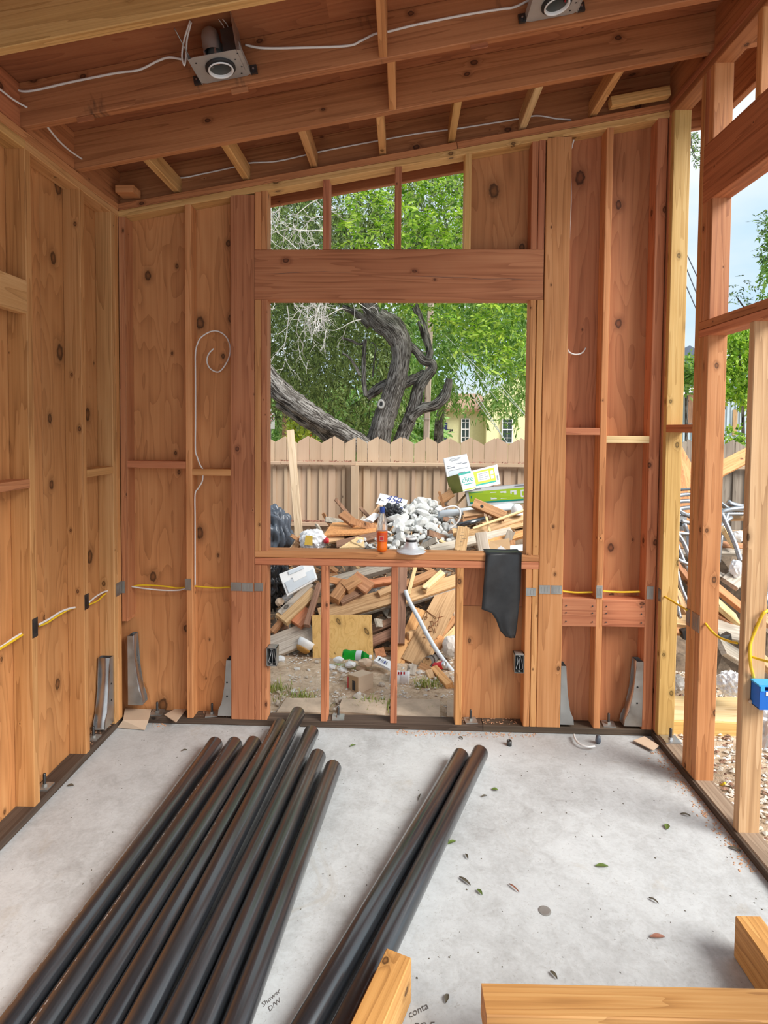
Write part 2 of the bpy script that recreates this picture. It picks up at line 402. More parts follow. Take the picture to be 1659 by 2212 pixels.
def bark():
    t = NT('bark')
    tc = t.coord((5, 5, 5), rnd=False); n = t.noise(tc, 1.0, 5, .6)
    w = t.n('ShaderNodeTexNoise'); w.inputs['Scale'].default_value = 1; w.inputs['Detail'].default_value = 5; w.inputs['Distortion'].default_value = .9
    mp = t.n('ShaderNodeMapping'); mp.inputs['Scale'].default_value = (13, 5.5, 1); u = t.n('ShaderNodeUVMap'); u.uv_map = 'along'
    t.l(u.outputs[0], mp.inputs['Vector']); t.l(mp.outputs[0], w.inputs['Vector'])
    f = t.math('ADD', t.math('MULTIPLY', w.outputs['Fac'], .8), t.math('MULTIPLY', n, .25))
    col = t.ramp(f, [(.40, (.030, .025, .022)), (.50, (.13, .112, .098)), (.58, (.30, .275, .25)), (.72, (.46, .43, .40))])
    t.bump(w.outputs['Fac'], 1.0, .06)
    return t.done(col, .95, 0, .15)
M['bark'] = bark()
M['knot_gray'] = plain('knot_gray', (.34, .32, .30), .95, vary=.25, scale=30, bump=.4)
M['stake'] = wood('stake', (.28, .19, .11), (.46, .34, .22), (.56, .44, .31), rings=5, knots=1.8, rough=.8)
M['twig_pale'] = plain('pale_dead_twig', (.62, .58, .54), .9, vary=.15)

def leafmat(name, stops, trans=.45):
    t = NT(name); g = t.n('ShaderNodeNewGeometry')
    col = t.ramp(g.outputs['Random Per Island'], stops)
    t.done(col, .42, 0, .4)
    tr = t.n('ShaderNodeBsdfTranslucent'); t.l(t.mix(1.0, col, (1.0, 1.0, .55), 'MULTIPLY'), tr.inputs['Color'])
    ms = t.n('ShaderNodeMixShader'); ms.inputs[0].default_value = trans
    t.l(t.b.outputs[0], ms.inputs[1]); t.l(tr.outputs[0], ms.inputs[2]); t.l(ms.outputs[0], t.out.inputs['Surface'])
    return t.m
M['leaf_bright'] = leafmat('leaves_bright', [(0, (.05, .13, .01)), (.45, (.22, .43, .025)), (1, (.60, .78, .15))])
M['leaf_willow'] = leafmat('leaves_willow', [(0, (.035, .05, .018)), (.5, (.12, .18, .05)), (1, (.36, .46, .18))])
M['leaf_far'] = leafmat('leaves_far', [(0, (.07, .18, .03)), (.5, (.19, .36, .08)), (1, (.42, .60, .22))])
M['leaf_yellow'] = leafmat('leaves_yellow', [(0, (.30, .40, .04)), (.5, (.55, .62, .08)), (1, (.72, .75, .2))])
M['leaf_sky'] = leafmat('leaves_silhouette', [(0, (.03, .06, .03)), (.6, (.10, .18, .06)), (1, (.30, .45, .12))], .3)
M['grass'] = leafmat('grass_blades', [(0, (.14, .20, .03)), (.5, (.33, .40, .09)), (1, (.60, .56, .26))], .3)

def clear_plastic(name, col, rough=.08):
    t = NT(name); t.done(col, rough, 0, .5); t.b.inputs['Transmission Weight'].default_value = .85; t.b.inputs['IOR'].default_value = 1.2
    return t.m
M['bottle_clear'] = clear_plastic('clear_bottle', (.92, .92, .92))
M['bottle_green'] = clear_plastic('green_bottle', (.02, .60, .10), .15)
M['soda'] = plain('orange_soda', (.85, .17, .008), .15, vary=.03)
M['label_orange'] = plain('orange_label', (.62, .07, .012), .4)

# ================================================================== STRUCTURE
W = 3.05; D2 = .089
HL = 2.908
# ---- floor
floor = tag(build('floor', MB().box(-.12, 3.16, -4.6, .10, -.16, 0.0), M['concrete'], origin=(0, 0, 0)), kind='structure')
for (px, py, body, sz, rot) in ((568, 2176, 'Shower', .021, .85), (582, 2186, 'D/W', .021, .85), (884, 2200, 'conta', .03, .5), (893, 2226, 'PG E', .03, .1)):
    p = at(px, py, 'Z', .0006)
    d = Vector((math.cos(rot), math.sin(rot), 0))
    text('pencil_writing', body, sz, frame_m(p, d, (-d.y, d.x, 0)), M['pencil'], floor, shear=.25)
rp = at(1177, 1968, 'Z', .0005)
mbr = MB(); mbr.lathe([(.022, 0), (.022, .002), (.017, .003), (0.001, .003)], 16, Matrix.Translation(rp)); build('steel_stub', mbr, M['galv_dull'], floor)

def nailplate(parent, x, y, z, w, h, nrm, mat='nail_plate'):
    """thin stamped plate centred on (x,y,z) on a face whose normal is nrm ('-y' or '+x' or '-x')"""
    mb = MB(); t = .0022
    if nrm == '-y':
        mb.box(x - w / 2, x + w / 2, y - t, y, z - h / 2, z + h / 2)
        for k in (-1, 0, 1): mb.box(x + k * w * .28 - .002, x + k * w * .28 + .002, y - t - .0012, y - t, z - h * .3, z + h * .3)
        for k in (-1, 1): mb.box(x - w / 2, x + w / 2, y - t - .001, y - t, z + k * h * .46 - .002, z + k * h * .46 + .002)
    else:
        s = 1 if nrm == '+x' else -1
        xa, xb = (x, x + t) if s > 0 else (x - t, x)
        mb.box(xa, xb, y - w / 2, y + w / 2, z - h / 2, z + h / 2)
        for k in (-1, 0, 1): mb.box(xb if s > 0 else xa - .0012, xb + .0012 if s > 0 else xa, y + k * w * .28 - .002, y + k * w * .28 + .002, z - h * .3, z + h * .3)
    return build('nail_plate', mb, M[mat], parent)

# ---- back wall
wb = struct('wall_back', (1.5, .045, 0))
def bstud(x0, x1, z0, z1, mat, name='stud', y0=0.0, y1=D2):
    return bx(name, x0, x1, y0, y1, z0, z1, M[mat], wb, 'z', .003)
def ztop(x): return HL + SL * x
bx('bottom_plate', 0, 2.09, 0, D2, 0, .038, M['treated'], wb, 'x', .004)
bx('bottom_plate', 2.094, 3.139, 0, D2, 0, .038, M['treated'], wb, 'x', .004)
s0 = bstud(-.002, .034, .60, ztop(.02), 'fir_red'); nailplate(s0, .003, 0, .80, .03, .07, '-y')
tmpb = bstud(.034, .039, .62, ztop(.02), 'fir_red', 'furring_strip')
s1 = bstud(.378, .414, .038, ztop(.40), 'fir_orange'); nailplate(s1, .388, 0, .822, .034, .068, '-y')
p0 = bstud(.637, .7735, .038, ztop(.70), 'fir_red', 'post')
nailplate(p0, .668, 0, .815, .062, .048, '-y'); nailplate(p0, .734, 0, .813, .062, .048, '-y')
k0 = bstud(.7755, .811, .038, .942, 'fir_red', 'trimmer_stud'); nailplate(k0, .800, 0, .815, .05, .046, '-y')
bstud(.8125, .8475, .038, .942, 'fir_red', 'trimmer_stud')
bstud(.7755, .811, 1.024, 2.449, 'fir_orange', 'trimmer_stud'); bstud(.8125, .8475, 1.024, 2.449, 'fir_red', 'trimmer_stud')
bstud(.7755, .811, 2.727, ztop(.79), 'fir_orange', 'cripple_stud'); bstud(.8125, .8475, 2.727, ztop(.83), 'fir_orange', 'cripple_stud')
for x, m in ((1.16, 'fir_red'), (1.56, 'fir_red'), (1.946, 'fir_yellow')):
    bstud(x, x + .037, 2.727, ztop(x + .018), m, 'cripple_stud')
bstud(2.312, 2.3475, 2.727, ztop(2.33), 'fir_red', 'cripple_stud'); bstud(2.3505, 2.386, 2.727, ztop(2.37), 'fir_red', 'cripple_stud')
bstud(2.317, 2.349, 1.024, 2.449, 'fir_orange', 'trimmer_stud'); bstud(2.354, 2.389, 1.024, 2.449, 'fir_orange', 'trimmer_stud')
t1 = bstud(2.319, 2.353, .038, .942, 'fir_orange', 'trimmer_stud'); t2 = bstud(2.356, 2.390, .038, .942, 'fir_orange', 'trimmer_stud')
nailplate(t2, 2.350, 0, .815, .056, .046, '-y', 'galv_dull')
p1 = bstud(2.393, 2.528, .038, ztop(2.46), 'fir_orange', 'post')
nailplate(p1, 2.426, 0, .83, .060, .048, '-y', 'galv_dull'); nailplate(p1, 2.492, 0, .83, .060, .048, '-y', 'galv_dull')
s2 = bstud(2.715, 2.752, .038, ztop(2.735), 'fir_orange'); nailplate(s2, 2.731, 0, .822, .034, .072, '-y', 'galv_dull')
s3 = bstud(2.987, 3.043, .038, ztop(3.01), 'fir_red'); nailplate(s3, 3.012, 0, .822, .036, .072, '-y', 'galv_dull')
hd_ = bx('header', .775, 2.386, 0, D2, 2.449, 2.727, M['fir_red'], wb, 'x', .003)
for cr in ([(552, 592), (600, 591), (650, 588), (700, 587), (760, 589)], [(880, 597), (940, 598), (1010, 600), (1040, 603), (1100, 602), (1171, 607)]):
    mb = MB(); mb.tube([at(x, y, 'Y', .0002) for x, y in cr], [.0002] + [.0011] * (len(cr) - 2) + [.0003], 4, False); tag(build('drying_crack', mb, M['steel_dark'], hd_), kind='stuff')
bx('sill_plate', .775, 2.390, 0, D2 + .012, .986, 1.024, M['fir_orange'], wb, 'x', .003)
bx('sill_plate', .775, 2.390, 0, D2, .943, .983, M['fir_red'], wb, 'x', .003)
for x, m in ((1.159, 'fir_red'), (1.56, 'fir_red'), (1.931, 'fir_orange')):
    bstud(x, x + .038, .038, .943, m, 'cripple_stud')
for x0, x1, z0, z1, m in ((.039, .378, 1.491, 1.532, 'fir_red'), (.414, .637, 1.452, 1.490, 'fir_orange'), (2.528, 2.715, 1.703, 1.743, 'fir_red'), (2.752, 2.987, 1.660, 1.70, 'fir_pale')):
    bx('blocking', x0, x1, .002, .089, z0, z1, M[m], wb, 'x')
for x0, x1, z0, z1 in ((2.528, 2.715, .622, .780), (2.752, 2.987, .624, .778)):
    b = bx('blocking', x0, x1, .0, .089, z0, z1, M['fir_red'], wb, 'x')
    mb = MB()
    for xx in (x0 + .02, x1 - .02):
        for zz in (.65, .70, .74): mb.lathe([(.0001, .0), (.004, 0), (.004, .002), (.0001, .002)], 8, Matrix.Translation((xx, -.0015, zz)) @ Matrix.Rotation(math.pi / 2, 4, 'X'))
    tag(build('nail_heads', mb, M['steel_dark'], b), kind='stuff')
for dz, m in ((.019, 'fir_yellow'), (.058, 'rafter')):
    for xa, xb in (((0, W),) if dz < .03 else ((0, 1.9), (1.903, W))):
        beam('top_plate', (xa, .0445, HL + dz + SL * xa), (xb, .0445, HL + dz + SL * xb), D2, .0375, M[m], wb, (0, 1, 0), .003)
def panel(name, poly, mat, parent, t=.012, y=D2):
    """poly: (x,z) outline of a sheet standing at y"""
    mb = MB(); mb.prism([(x, y, z) for x, z in poly], (0, t, 0)); return build(name, mb, M[mat], parent)
panel('sheathing_panel', [(-.10, 0), (.80, 0), (.80, zr(.80) - .0), (-.10, zr(-.1))], 'ply_orange', wb)
panel('sheathing_panel', [(1.955, 2.70), (2.36, 2.70), (2.36, zr(2.36)), (1.955, zr(1.955))], 'ply_orange', wb)
panel('sheathing_panel', [(2.362, 0), (2.735, 0), (2.735, zr(2.735)), (2.362, zr(2.362))], 'ply_red', wb)
panel('sheathing_panel', [(2.737, 0), (3.139, 0), (3.139, zr(3.139)), (2.737, zr(2.737))], 'ply_red', wb)
panel('sheathing_panel', [(1.96, 0), (2.36, 0), (2.36, .70), (1.96, .70)], 'ply_orange', wb)
panel('sheathing_panel', [(1.96, .702), (2.36, .702), (2.36, .985), (1.96, .985)], 'ply_red', wb)

# ---- left wall
wl = struct('wall_left', (-.045, -1.6, 0))
def lstud(y0, y1, z0, z1, mat, name='stud'): return bx(name, -D2, 0, y0, y1, z0, z1, M[mat], wl, 'z', .003)
bx('bottom_plate', -D2, 0, -1.55, -.0, 0, .038, M['treated'], wl, 'y', .004)
bx('bottom_plate', -D2, 0, -3.40, -1.553, 0, .038, M['treated'], wl, 'y', .004)
c0 = lstud(-.0845, -.0465, .038, HL, 'fir_yellow'); lstud(-.045, -.004, .038, HL, 'fir_orange')
nailplate(c0, 0, -.04, .80, .06, .075, '+x')
sB = lstud(-.389, -.351, .038, HL, 'fir_orange'); nailplate(sB, 0, -.370, .828, .036, .078, '+x', 'steel_dark')
sA = lstud(-.803, -.765, .038, HL, 'fir_orange'); nailplate(sA, 0, -.784, .838, .036, .085, '+x', 'steel_dark')
for y in (-1.21, -1.615, -2.02, -2.43, -2.83, -3.23): lstud(y, y + .038, .038, HL, 'fir_orange')
bx('blocking', -.04, 0, -1.172, -.803, 2.21, 2.352, M['fir_yellow'], wl, 'y')
bx('blocking', -.089, 0, -1.172, -.803, 1.46, 1.498, M['fir_red'], wl, 'y')
bx('blocking', -.089, 0, -.351, -.0845, 1.466, 1.506, M['fir_yellow'], wl, 'y')
for i, (ya, yb) in enumerate(((-.57, .10), (-1.78, -.572), (-3.40, -1.782))):
    beam('sheathing_panel', (-.095, (ya + yb) / 2, 0), (-.095, (ya + yb) / 2, HL + .07), yb - ya, .012, M['ply_orange'], wl, (0, 1, 0), .001)
bx('top_plate', -D2, 0, -3.40, -.80, HL, HL + .0375, M['fir_yellow'], wl, 'y', .003)
bx('top_plate', -D2, 0, -.797, D2, HL, HL + .0375, M['fir_yellow'], wl, 'y', .003)
bx('top_plate', -D2, 0, -3.40, -.0, HL + .038, HL + .076, M['fir_orange'], wl, 'y', .003)

# ---- right wall
wr = struct('wall_right', (3.09, -1.2, 0)); XR0, XR1 = W, W + D2
HR = 3.440
def rstud(y0, y1, z0, z1, mat, name='stud', x0=XR0, x1=XR1): return bx(name, x0, x1, y0, y1, z0, z1, M[mat], wr, 'z', .003)
bx('bottom_plate', XR0, XR1, -1.35, -.001, 0, .038, M['treated_dust_lit'], wr, 'y', .004)
bx('bottom_plate', XR0, XR1, -3.2, -1.353, 0, .038, M['treated_dust_lit'], wr, 'y', .004)
bx('inner_edge_strip', XR0 - .012, XR0, -3.2, -.0, 0, .034, M['treated'], wr, 'y', .002)  # dark inner side of the plate, as a thin strip of its own
yst = rstud(-.058, -.020, .038, HR, 'pine_yellow'); nailplate(yst, XR0, -.035, .82, .03, .07, '-x')
rstud(-.018, .02, .038, HR, 'fir_red'); rstud(.022, .089, .038, HR, 'fir_red')
ply1 = rstud(-.374, -.338, .038, HR, 'fir_orange', 'king_stud')
nailplate(ply1, XR0, -.356, .803, .036, .085, '-x'); 
l2 = rstud(-.420, -.376, .038, 2.182, 'fir_orange', 'trimmer_stud'); l3 = rstud(-.467, -.422, .038, 2.182, 'fir_orange', 'trimmer_stud')
nailplate(l2, XR0, -.43, .803, .07, .085, '-x')
rstud(-.420, -.376, 2.258, 2.818, 'fir_red', 'trimmer_stud'); rstud(-.467, -.422, 2.258, 2.818, 'fir_red', 'trimmer_stud')
rstud(-.412, -.376, 3.095, HR, 'fir_red', 'cripple_stud'); rstud(-.454, -.414, 3.095, HR, 'fir_orange', 'cripple_stud')
for y in (-.812, -1.22, -1.63): rstud(y, y + .038, 3.095, HR, 'fir_orange', 'cripple_stud')
bx('header', XR0, XR1, -2.10, -.376, 2.818, 3.095, M['rafter'], wr, 'y', .003)
bx('sill_plate', XR0, XR1, -2.10, -.3755, 2.221, 2.258, M['rafter'], wr, 'y', .003)
bx('sill_plate', XR0, XR1, -2.10, -.3755, 2.182, 2.219, M['fir_red'], wr, 'y', .003)
s3r = rstud(-.826, -.788, .038, 2.182, 'scrap_tan')
for y in (-2.06, -2.10 + .078): pass
rstud(-2.12, -2.08, .038, HR, 'fir_orange'); rstud(-2.08, -2.042, .038, 2.82, 'fir_orange', 'trimmer_stud')
bx('blocking', XR0, XR1 - .0, -.338, -.058, 1.722, 1.763, M['rafter'], wr, 'y')
for dz, m in ((0, 'rafter'), (.0385, 'rafter')):
    bx('top_plate', XR0, XR1, -2.14, D2 if dz else -.0, HR + dz, HR + dz + .0375, M[m], wr, 'y', .003)

# ---- ceiling
ce = struct('ceiling', (1.5, -.8, 3.3))
RH = .184
def rafter(y, x0, x1, mat, name='rafter', h=RH, dz=0.0):
    za, zb = zr(x0, h / 2 + dz), zr(x1, h / 2 + dz)
    return beam(name, (x0, y, za), (x1, y, zb), .038, h, M[mat], ce, (0, 1, 0), .003)
for y in (-.391, -.791, -1.233, -1.636, -2.04, -2.45, -2.85): rafter(y, -.42, 3.45, ('rafter' if y > -.5 else 'rafter_stained') if y > -1.1 else ('fir_yellow' if y > -1.3 else 'fir_orange'))  # yellow wood on the near visible rafter paints in the light on it
rafter(.068, -.05, 3.10, 'rafter', 'end_rafter')
rafter(.43, -.42, 3.45, 'rafter', 'barge_rafter')
bx('fascia', 3.452, 3.49, -2.95, .45, zr(3.45) - .02, zr(3.45) + RH + .01, M['rafter'], ce, 'y')
bx('fascia', -.46, -.422, -2.95, .45, zr(-.42) - .02, zr(-.42) + RH, M['rafter'], ce, 'y')
for i, x in enumerate((.325, .72, 1.105, 1.49, 1.871, 2.262, 2.646)):
    z = zr(x, .0445 + .003)
    beam('lookout', (x, -.372, z), (x, .048, z), .038, .089, M['fir_yellow' if i != 5 else 'fir_pale'], ce, (1, 0, 0), .003)
def block_y(x, ya, yb, mat, h=RH, name='blocking', dz=.002):
    z = zr(x, h / 2 + dz); return beam(name, (x, ya, z), (x, yb, z), .034, h, M[mat], ce, (1, 0, 0), .003)
block_y(1.522, -1.214, -.81, 'fir_orange'); block_y(1.553, -.772, -.41, 'fir_orange')
for ya, yb in ((-1.617, -1.252), (-1.214, -.81), (-.772, -.41), (-.372, .049)):
    block_y(-.03, ya, yb, 'rafter'); block_y(3.085, ya, yb, 'rafter')
bx('blocking', .02, .12, -.07, .02, 3.02, 3.06, M['fir_orange'], ce, 'x')
beam('blocking', (2.72, -.02, zr(2.72, .034)), (3.03, -.02, zr(3.03, .034)), .05, .05, M['fir_yellow'], ce, (0, 1, 0))
for ya, yb in ((-3.0, -2.2), (-2.2, -.979), (-.979, .47)):
    for xa, xb in ((-.46, 1.3), (1.3, 3.5)):
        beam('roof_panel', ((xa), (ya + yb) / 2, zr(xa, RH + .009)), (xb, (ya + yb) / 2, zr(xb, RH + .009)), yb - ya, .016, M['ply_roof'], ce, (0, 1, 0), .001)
# notches left in the rafters' lower edges
for (px, py, yy) in ((518, 196, -.8105), (1035, 100, -.8105), (185, 257, -.8105)):
    p = at(px, py, 'Y', yy + .002)
    beam('repair_patch', p + Vector((-.035, 0, -.006)), p + Vector((.035, 0, .006)), .006, .022, M['rafter'], ce, (0, 1, 0), .001)

# ================================================================== THINGS INSIDE
PR = .0415
def pipe(a, b, label, prints=(), PL=2.0):
    """black ABS pipe: outer wall, inner wall and rims are one lathe; printed line is a part"""
    a, b = Vector(a), Vector(b); d = (b - a).normalized(); b = a + d * PL
    x = d.cross(Vector((0, 0, 1))).normalized(); y = d.cross(x)
    Wm = Matrix(((x.x, y.x, d.x, a.x), (x.y, y.y, d.y, a.y), (x.z, y.z, d.z, a.z), (0, 0, 0, 1)))
    mb = MB(); mb.lathe([(PR - .006, PL), (PR - .001, PL), (PR, PL - .002), (PR, .002), (PR - .001, 0), (PR - .006, 0), (PR - .0065, .25), (PR - .0065, PL)], 36)
    me = mb.mesh('abs_pipe', Vector((0, 0, 0)), True); me.materials.append(M['abs'])
    o = link(bpy.data.objects.new('abs_pipe', me), Wm)
    tag(o, label, 'pipe', 'black pipes on the floor')
    if prints:
        pm = MB()
        for (s0, s1, ang, wid) in prints:
            s = s0
            while s < s1:
                L = random.uniform(.008, .035); 
                for k in range(3):
                    aa = math.radians(ang) + k * wid
                    vs = [Vector(((PR + .0004) * math.cos(q), (PR + .0004) * math.sin(q), zz)) for q, zz in ((aa, s), (aa + wid * .5, s), (aa + wid * .5, s + L), (aa, s + L))]
                    if random.random() < .55: pm.quad(*[Wm @ v for v in vs])
                s += L + random.uniform(.006, .03)
        tag(build('printed_line', pm, M['print_white'], o), kind='stuff')
    return o
FAR = [(465, 1592), (507, 1592), (548, 1590), (605, 1552), (645, 1540), (673, 1567), (687, 1618), (720, 1642)]
NEAR = [5, 79, 154, 222, 290, 360, 430, 500]
PLAB = ['black drain pipe at the outer left of the eight-pipe row', 'second black pipe of the row, counted from the left wall side',
        'third black pipe from the left in the row, ending short', 'fourth black pipe from the left, with a white printed line',
        'middle black pipe whose end reaches over the dark sill plate', 'sixth black pipe from the left, long end beside the highest one',
        'second black pipe from the right of the eight-pipe row', 'outer right black pipe of the eight-pipe row, scuffed at its end']
PRN = [((.25, 1.6, -66, .04),), ((.02, 1.6, -72, .04),), (), ((.10, .95, -66, .045),), (), (), (), ()]
for i, ((fx, fy), nx) in enumerate(zip(FAR, NEAR)):
    a = at(fx, fy, 'Z', .08); b = at(nx, 2212, 'Z', .08)
    a.z = b.z = PR
    if i == 4: a.z = PR + .042; b.z = PR + .012
    d = (b - a).normalized()
    if i == 4: a = a - d * -.012
    pipe(a, b, PLAB[i], PRN[i])
for j, ((fx, fy), (nx, ny)) in enumerate(zip([(1000, 1617), (1034, 1610)], [(773, 2000), (842, 2000)])):
    a = at(fx, fy, 'Z', .08); b = at(nx, ny, 'Z', .08); a.z = b.z = PR; a.x += (-.009, .010)[j]
    pipe(a, b, ['left one of the two black pipes lying apart on the slab', 'right one of the two black pipes lying apart, dusty side'][j], PL=1.7)

# ---- foreground lumber
def solo_beam(name, a, b, w, t, mat, label, cat, side=(1, 0, 0), group=None, ch=.003):
    return tag(beam(name, a, b, w, t, M[mat], None, side, ch), label, cat, group)
a1 = at(835, 2047, 'Z', .14); a2 = at(888, 2072, 'Z', .14)
e0 = (a1 + a2) / 2; dA = Vector((-.085, -.215, 0)).normalized()
solo_beam('timber', (e0.x, e0.y, .071), (e0.x + dA.x * 1.0, e0.y + dA.y * 1.0, .071), .082, .14, 'fir_gold', 'sawn timber end lying beside the pair of black pipes', 'lumber', (1, 0, 0))
solo_beam('timber', (1.848, -1.77, .1855), (3.0, -1.745, .1855), .089, .089, 'fir_gold', 'golden timber lying crosswise at the bottom of the photo', 'lumber', (0, 1, 0))
solo_beam('timber', (2.769, -1.372, .0705), (2.79, -2.4, .0705), .084, .14, 'fir_gold', 'timber on edge under the crosswise one, with shadowed side', 'lumber', (1, 0, 0))

# ---- recessed lights between the rafters
def slope_frame(p):
    x = Vector((1, 0, SL)).normalized(); y = Vector((0, 1, 0)); return frame_m(p, x, y)   # z points up
def recessed_light(p, label):
    F = slope_frame(p); t = thing('recessed_light', p, label, 'ceiling light', 'recessed lights in the rafters')
    w, d = .104, .083
    mb = MB(); n = 40; R = .059
    # mounting plate with a round hole
    ring = [(R * math.cos(2 * math.pi * k / n), R * math.sin(2 * math.pi * k / n) - .0) for k in range(n)]
    outer = []
    for k in range(n):
        c, s = math.cos(2 * math.pi * k / n), math.sin(2 * math.pi * k / n); m = max(abs(c) / w, abs(s) / d); outer.append((c / m, s / m))
    vs = [F @ Vector((x, y, 0)) for x, y in ring] + [F @ Vector((x, y, 0)) for x, y in outer] + [F @ Vector((x, y, .0015)) for x, y in ring] + [F @ Vector((x, y, .0015)) for x, y in outer]
    fs = []
    for k in range(n):
        q = (k + 1) % n
        fs += [(k, q, n + q, n + k), (2 * n + k, 3 * n + k, 3 * n + q, 2 * n + q), (n + k, n + q, 3 * n + q, 3 * n + k)]
    mb.add(vs, fs)
    for sx in (-1, 1): mb.box(sx * w - .001, sx * w + .001, -d, d, -.002, .028, F)
    plate = build('mounting_plate', mb, M['plate_gray'], t)
    mb = MB()
    for (x, y) in ((.07, -.03), (.082, .02), (.07, .06), (.088, -.06), (-.082, -.05)): mb.lathe([(.0001, -.0006), (.004, -.0006)], 10, F @ Matrix.Translation((x, y, 0)))
    tag(build('punched_holes', mb, M['void'], plate), kind='stuff')
    mb = MB(); mb.lathe([(.0585, .012), (.0595, -.006), (.050, -.012), (.049, .014)], 40, F); build('gasket_ring', mb, M['black_rubber'], t, True)
    mb = MB(); mb.lathe([(.0465, .0), (.0505, -.014), (.047, -.017), (.0435, -.012), (.0425, .03)], 40, F); build('rim_ring', mb, M['white'], t, True)
    mb = MB(); mb.lathe([(.0425, -.004), (.0415, .05), (.036, .075), (.0001, .078)], 40, F); build('reflector_cup', mb, M['cup_gray'], t, True)
    mb = MB(); mb.lathe([(.0001, .02), (.016, .022), (.018, .035), (.018, .06)], 20, F @ Matrix.Translation((-.012, .002, 0))); build('lamp_socket', mb, M['amber'], t, True)
    mb = MB(); mb.box(.0355, .0385, -.014, .012, .004, .026, F); build('warning_sticker', mb, M['red'], t)
    Fc = F @ Matrix.Translation((.006, -.03, .0))
    mb = MB(); mb.lathe([(.036, .035), (.0365, .06), (.035, .10), (.030, .118), (.018, .130), (.0001, .133)], 28, F @ Matrix.Translation((-.012, -.035, 0))); build('can_housing', mb, M['galv_dull'], t, True)
    mb = MB()
    for k in range(4):
        a = k * math.pi / 2 + .5; mb.box(-.004, .004, -.001, .001, .0, .04, F @ Matrix.Translation((-.012 + .034 * math.cos(a), -.035 + .034 * math.sin(a), 0)))
    tag(build('can_bracket', mb, M['galv'], t), kind='stuff')
    mb = MB(); mb.box(.035, .088, -.06, .03, .012, .105, F); jb = build('junction_box', mb, M['steel_dark'], t)
    mb = MB(); mb.box(.089, .0905, -.082, .04, .0, .17, F); build('hanger_bar', mb, M['galv'], t)
    for sx in (-1, 1):
        mb = MB(); mb.box(sx * (w + .016) - .014, sx * (w + .016) + .014, d - .016, d - .006, -.004, .03, F); mb.box(sx * w - .002, sx * (w + .014) + .002, d - .02, d - .014, .0, .012, F)
        br = build('hanger_foot', mb, M['steel_dark'], t)
        mb = MB(); mb.lathe([(.0001, 0), (.004, 0), (.004, .004), (.0001, .004)], 8, F @ Matrix.Translation((sx * (w + .016), d - .019, .012)) @ Matrix.Rotation(math.pi / 2, 4, 'X')); build('nail_head', mb, M['galv'], br)
    mb = MB(); mb.tube([F @ Vector(q) for q in ((.05, -.02, .10), (.045, -.03, .135), (.03, -.05, .16))], .002, 6); mb.tube([F @ Vector(q) for q in ((.07, -.02, .10), (.06, -.03, .14), (.04, -.05, .165))], .002, 6)
    build('lead_wire', mb, M['cable_white'], t, True)
    return t
recessed_light(Vector((.872, -.897, zr(.872, .03))), 'recessed can light over the left half, full housing in view')
recessed_light(Vector((2.205, -.897, zr(2.205, .03))), 'recessed can light over the right half, cut by the top edge')

# ---- cables
def smooth_path(P, n=6):
    P = [Vector(p) for p in P]; Q = [P[0]] + P + [P[-1]]; out = []
    for i in range(1, len(Q) - 2):
        a, b, c, d = Q[i - 1], Q[i], Q[i + 1], Q[i + 2]
        for k in range(n):
            t = k / n
            out.append(.5 * ((2 * b) + (c - a) * t + (2 * a - 5 * b + 4 * c - d) * t * t + (3 * b - a - 3 * c + d) * t ** 3))
    return out + [P[-1]]
def cable(pts, r, mat, label, group=None, n=8, cat='cable'):
    mb = MB(); mb.tube(smooth_path(pts), r, n)
    return tag(build('electrical_cable', mb, M[mat], None, True), label, cat, group)
def onY(pts, y): return [at(a, b, 'Y', y) for a, b in pts]
def onX(pts, x): return [at(a, b, 'X', x) for a, b in pts]
YR2 = -.816
cable(onY([(-30, 150), (0, 172), (30, 190), (62, 197), (150, 178), (250, 158), (300, 151), (340, 132), (365, 124), (392, 128)], YR2), .0048, 'cable_white', 'white cable stapled along the second rafter, left of the can light')
cable(onY([(530, 97), (570, 104), (650, 103), (750, 99), (780, 88), (808, 74), (824, 71), (840, 68), (900, 53), (1000, 33), (1080, 20), (1112, 15), (1150, -4)], YR2), .0048, 'cable_white', 'white cable on the rafter running between the two can lights')
cable([at(-20, 180, 'Y', -1.0), at(0, 193, 'Y', -.95), at(30, 216, 'Y', -.87), at(62, 234, 'Y', -.80)], .0042, 'cable_white', 'short white cable entering a hole at the left end of the second rafter')
cable([at(100, 271, 'Y', -.772), at(125, 302, 'Y', -.64), at(150, 325, 'Y', -.52), at(178, 344, 'Y', -.405)], .0042, 'cable_white', 'white cable sagging into the third rafter beside the left wall')
cable(onY([(250, 352), (300, 353), (330, 362), (382, 384), (440, 375), (505, 361), (540, 352), (600, 348), (690, 328), (800, 307), (900, 289), (1000, 276), (1118, 257), (1160, 250), (1200, 256), (1234, 259)], .042), .0042, 'cable_white', 'white cable running behind the lookouts over the window wall')
cable([at(411, 45, 'Y', -.97), at(398, 85, 'Y', -.95), at(393, 120, 'Y', -.94), at(398, 141, 'Y', -.94), at(402, 120, 'Y', -.94), at(404, 85, 'Y', -.95), at(413, 48, 'Y', -.97)], .0036, 'cable_white', 'looped white wire ends hanging left of the can light')
cable([at(376, 60, 'Y', -1.0), at(411, 126, 'Y', -.93)], .0022, 'galv_dull', 'thin straight hanger wire left of the can light', cat='wire')
def z3(cx, cy, sc, pts, ox=0): return [(cx + a / sc, cy + b / sc) for a, b in pts]
loopp = z3(0, 400, 2.962, [(1250, 1145), (1250, 1090), (1258, 1030), (1290, 970), (1370, 932), (1440, 962), (1472, 1035), (1460, 1115), (1405, 1192), (1350, 1178), (1324, 1130), (1335, 1080), (1368, 1045)])
loop3 = [at(x, y, 'Y', .02 + .03 * min(1, i / 5)) for i, (x, y) in enumerate(loopp)]
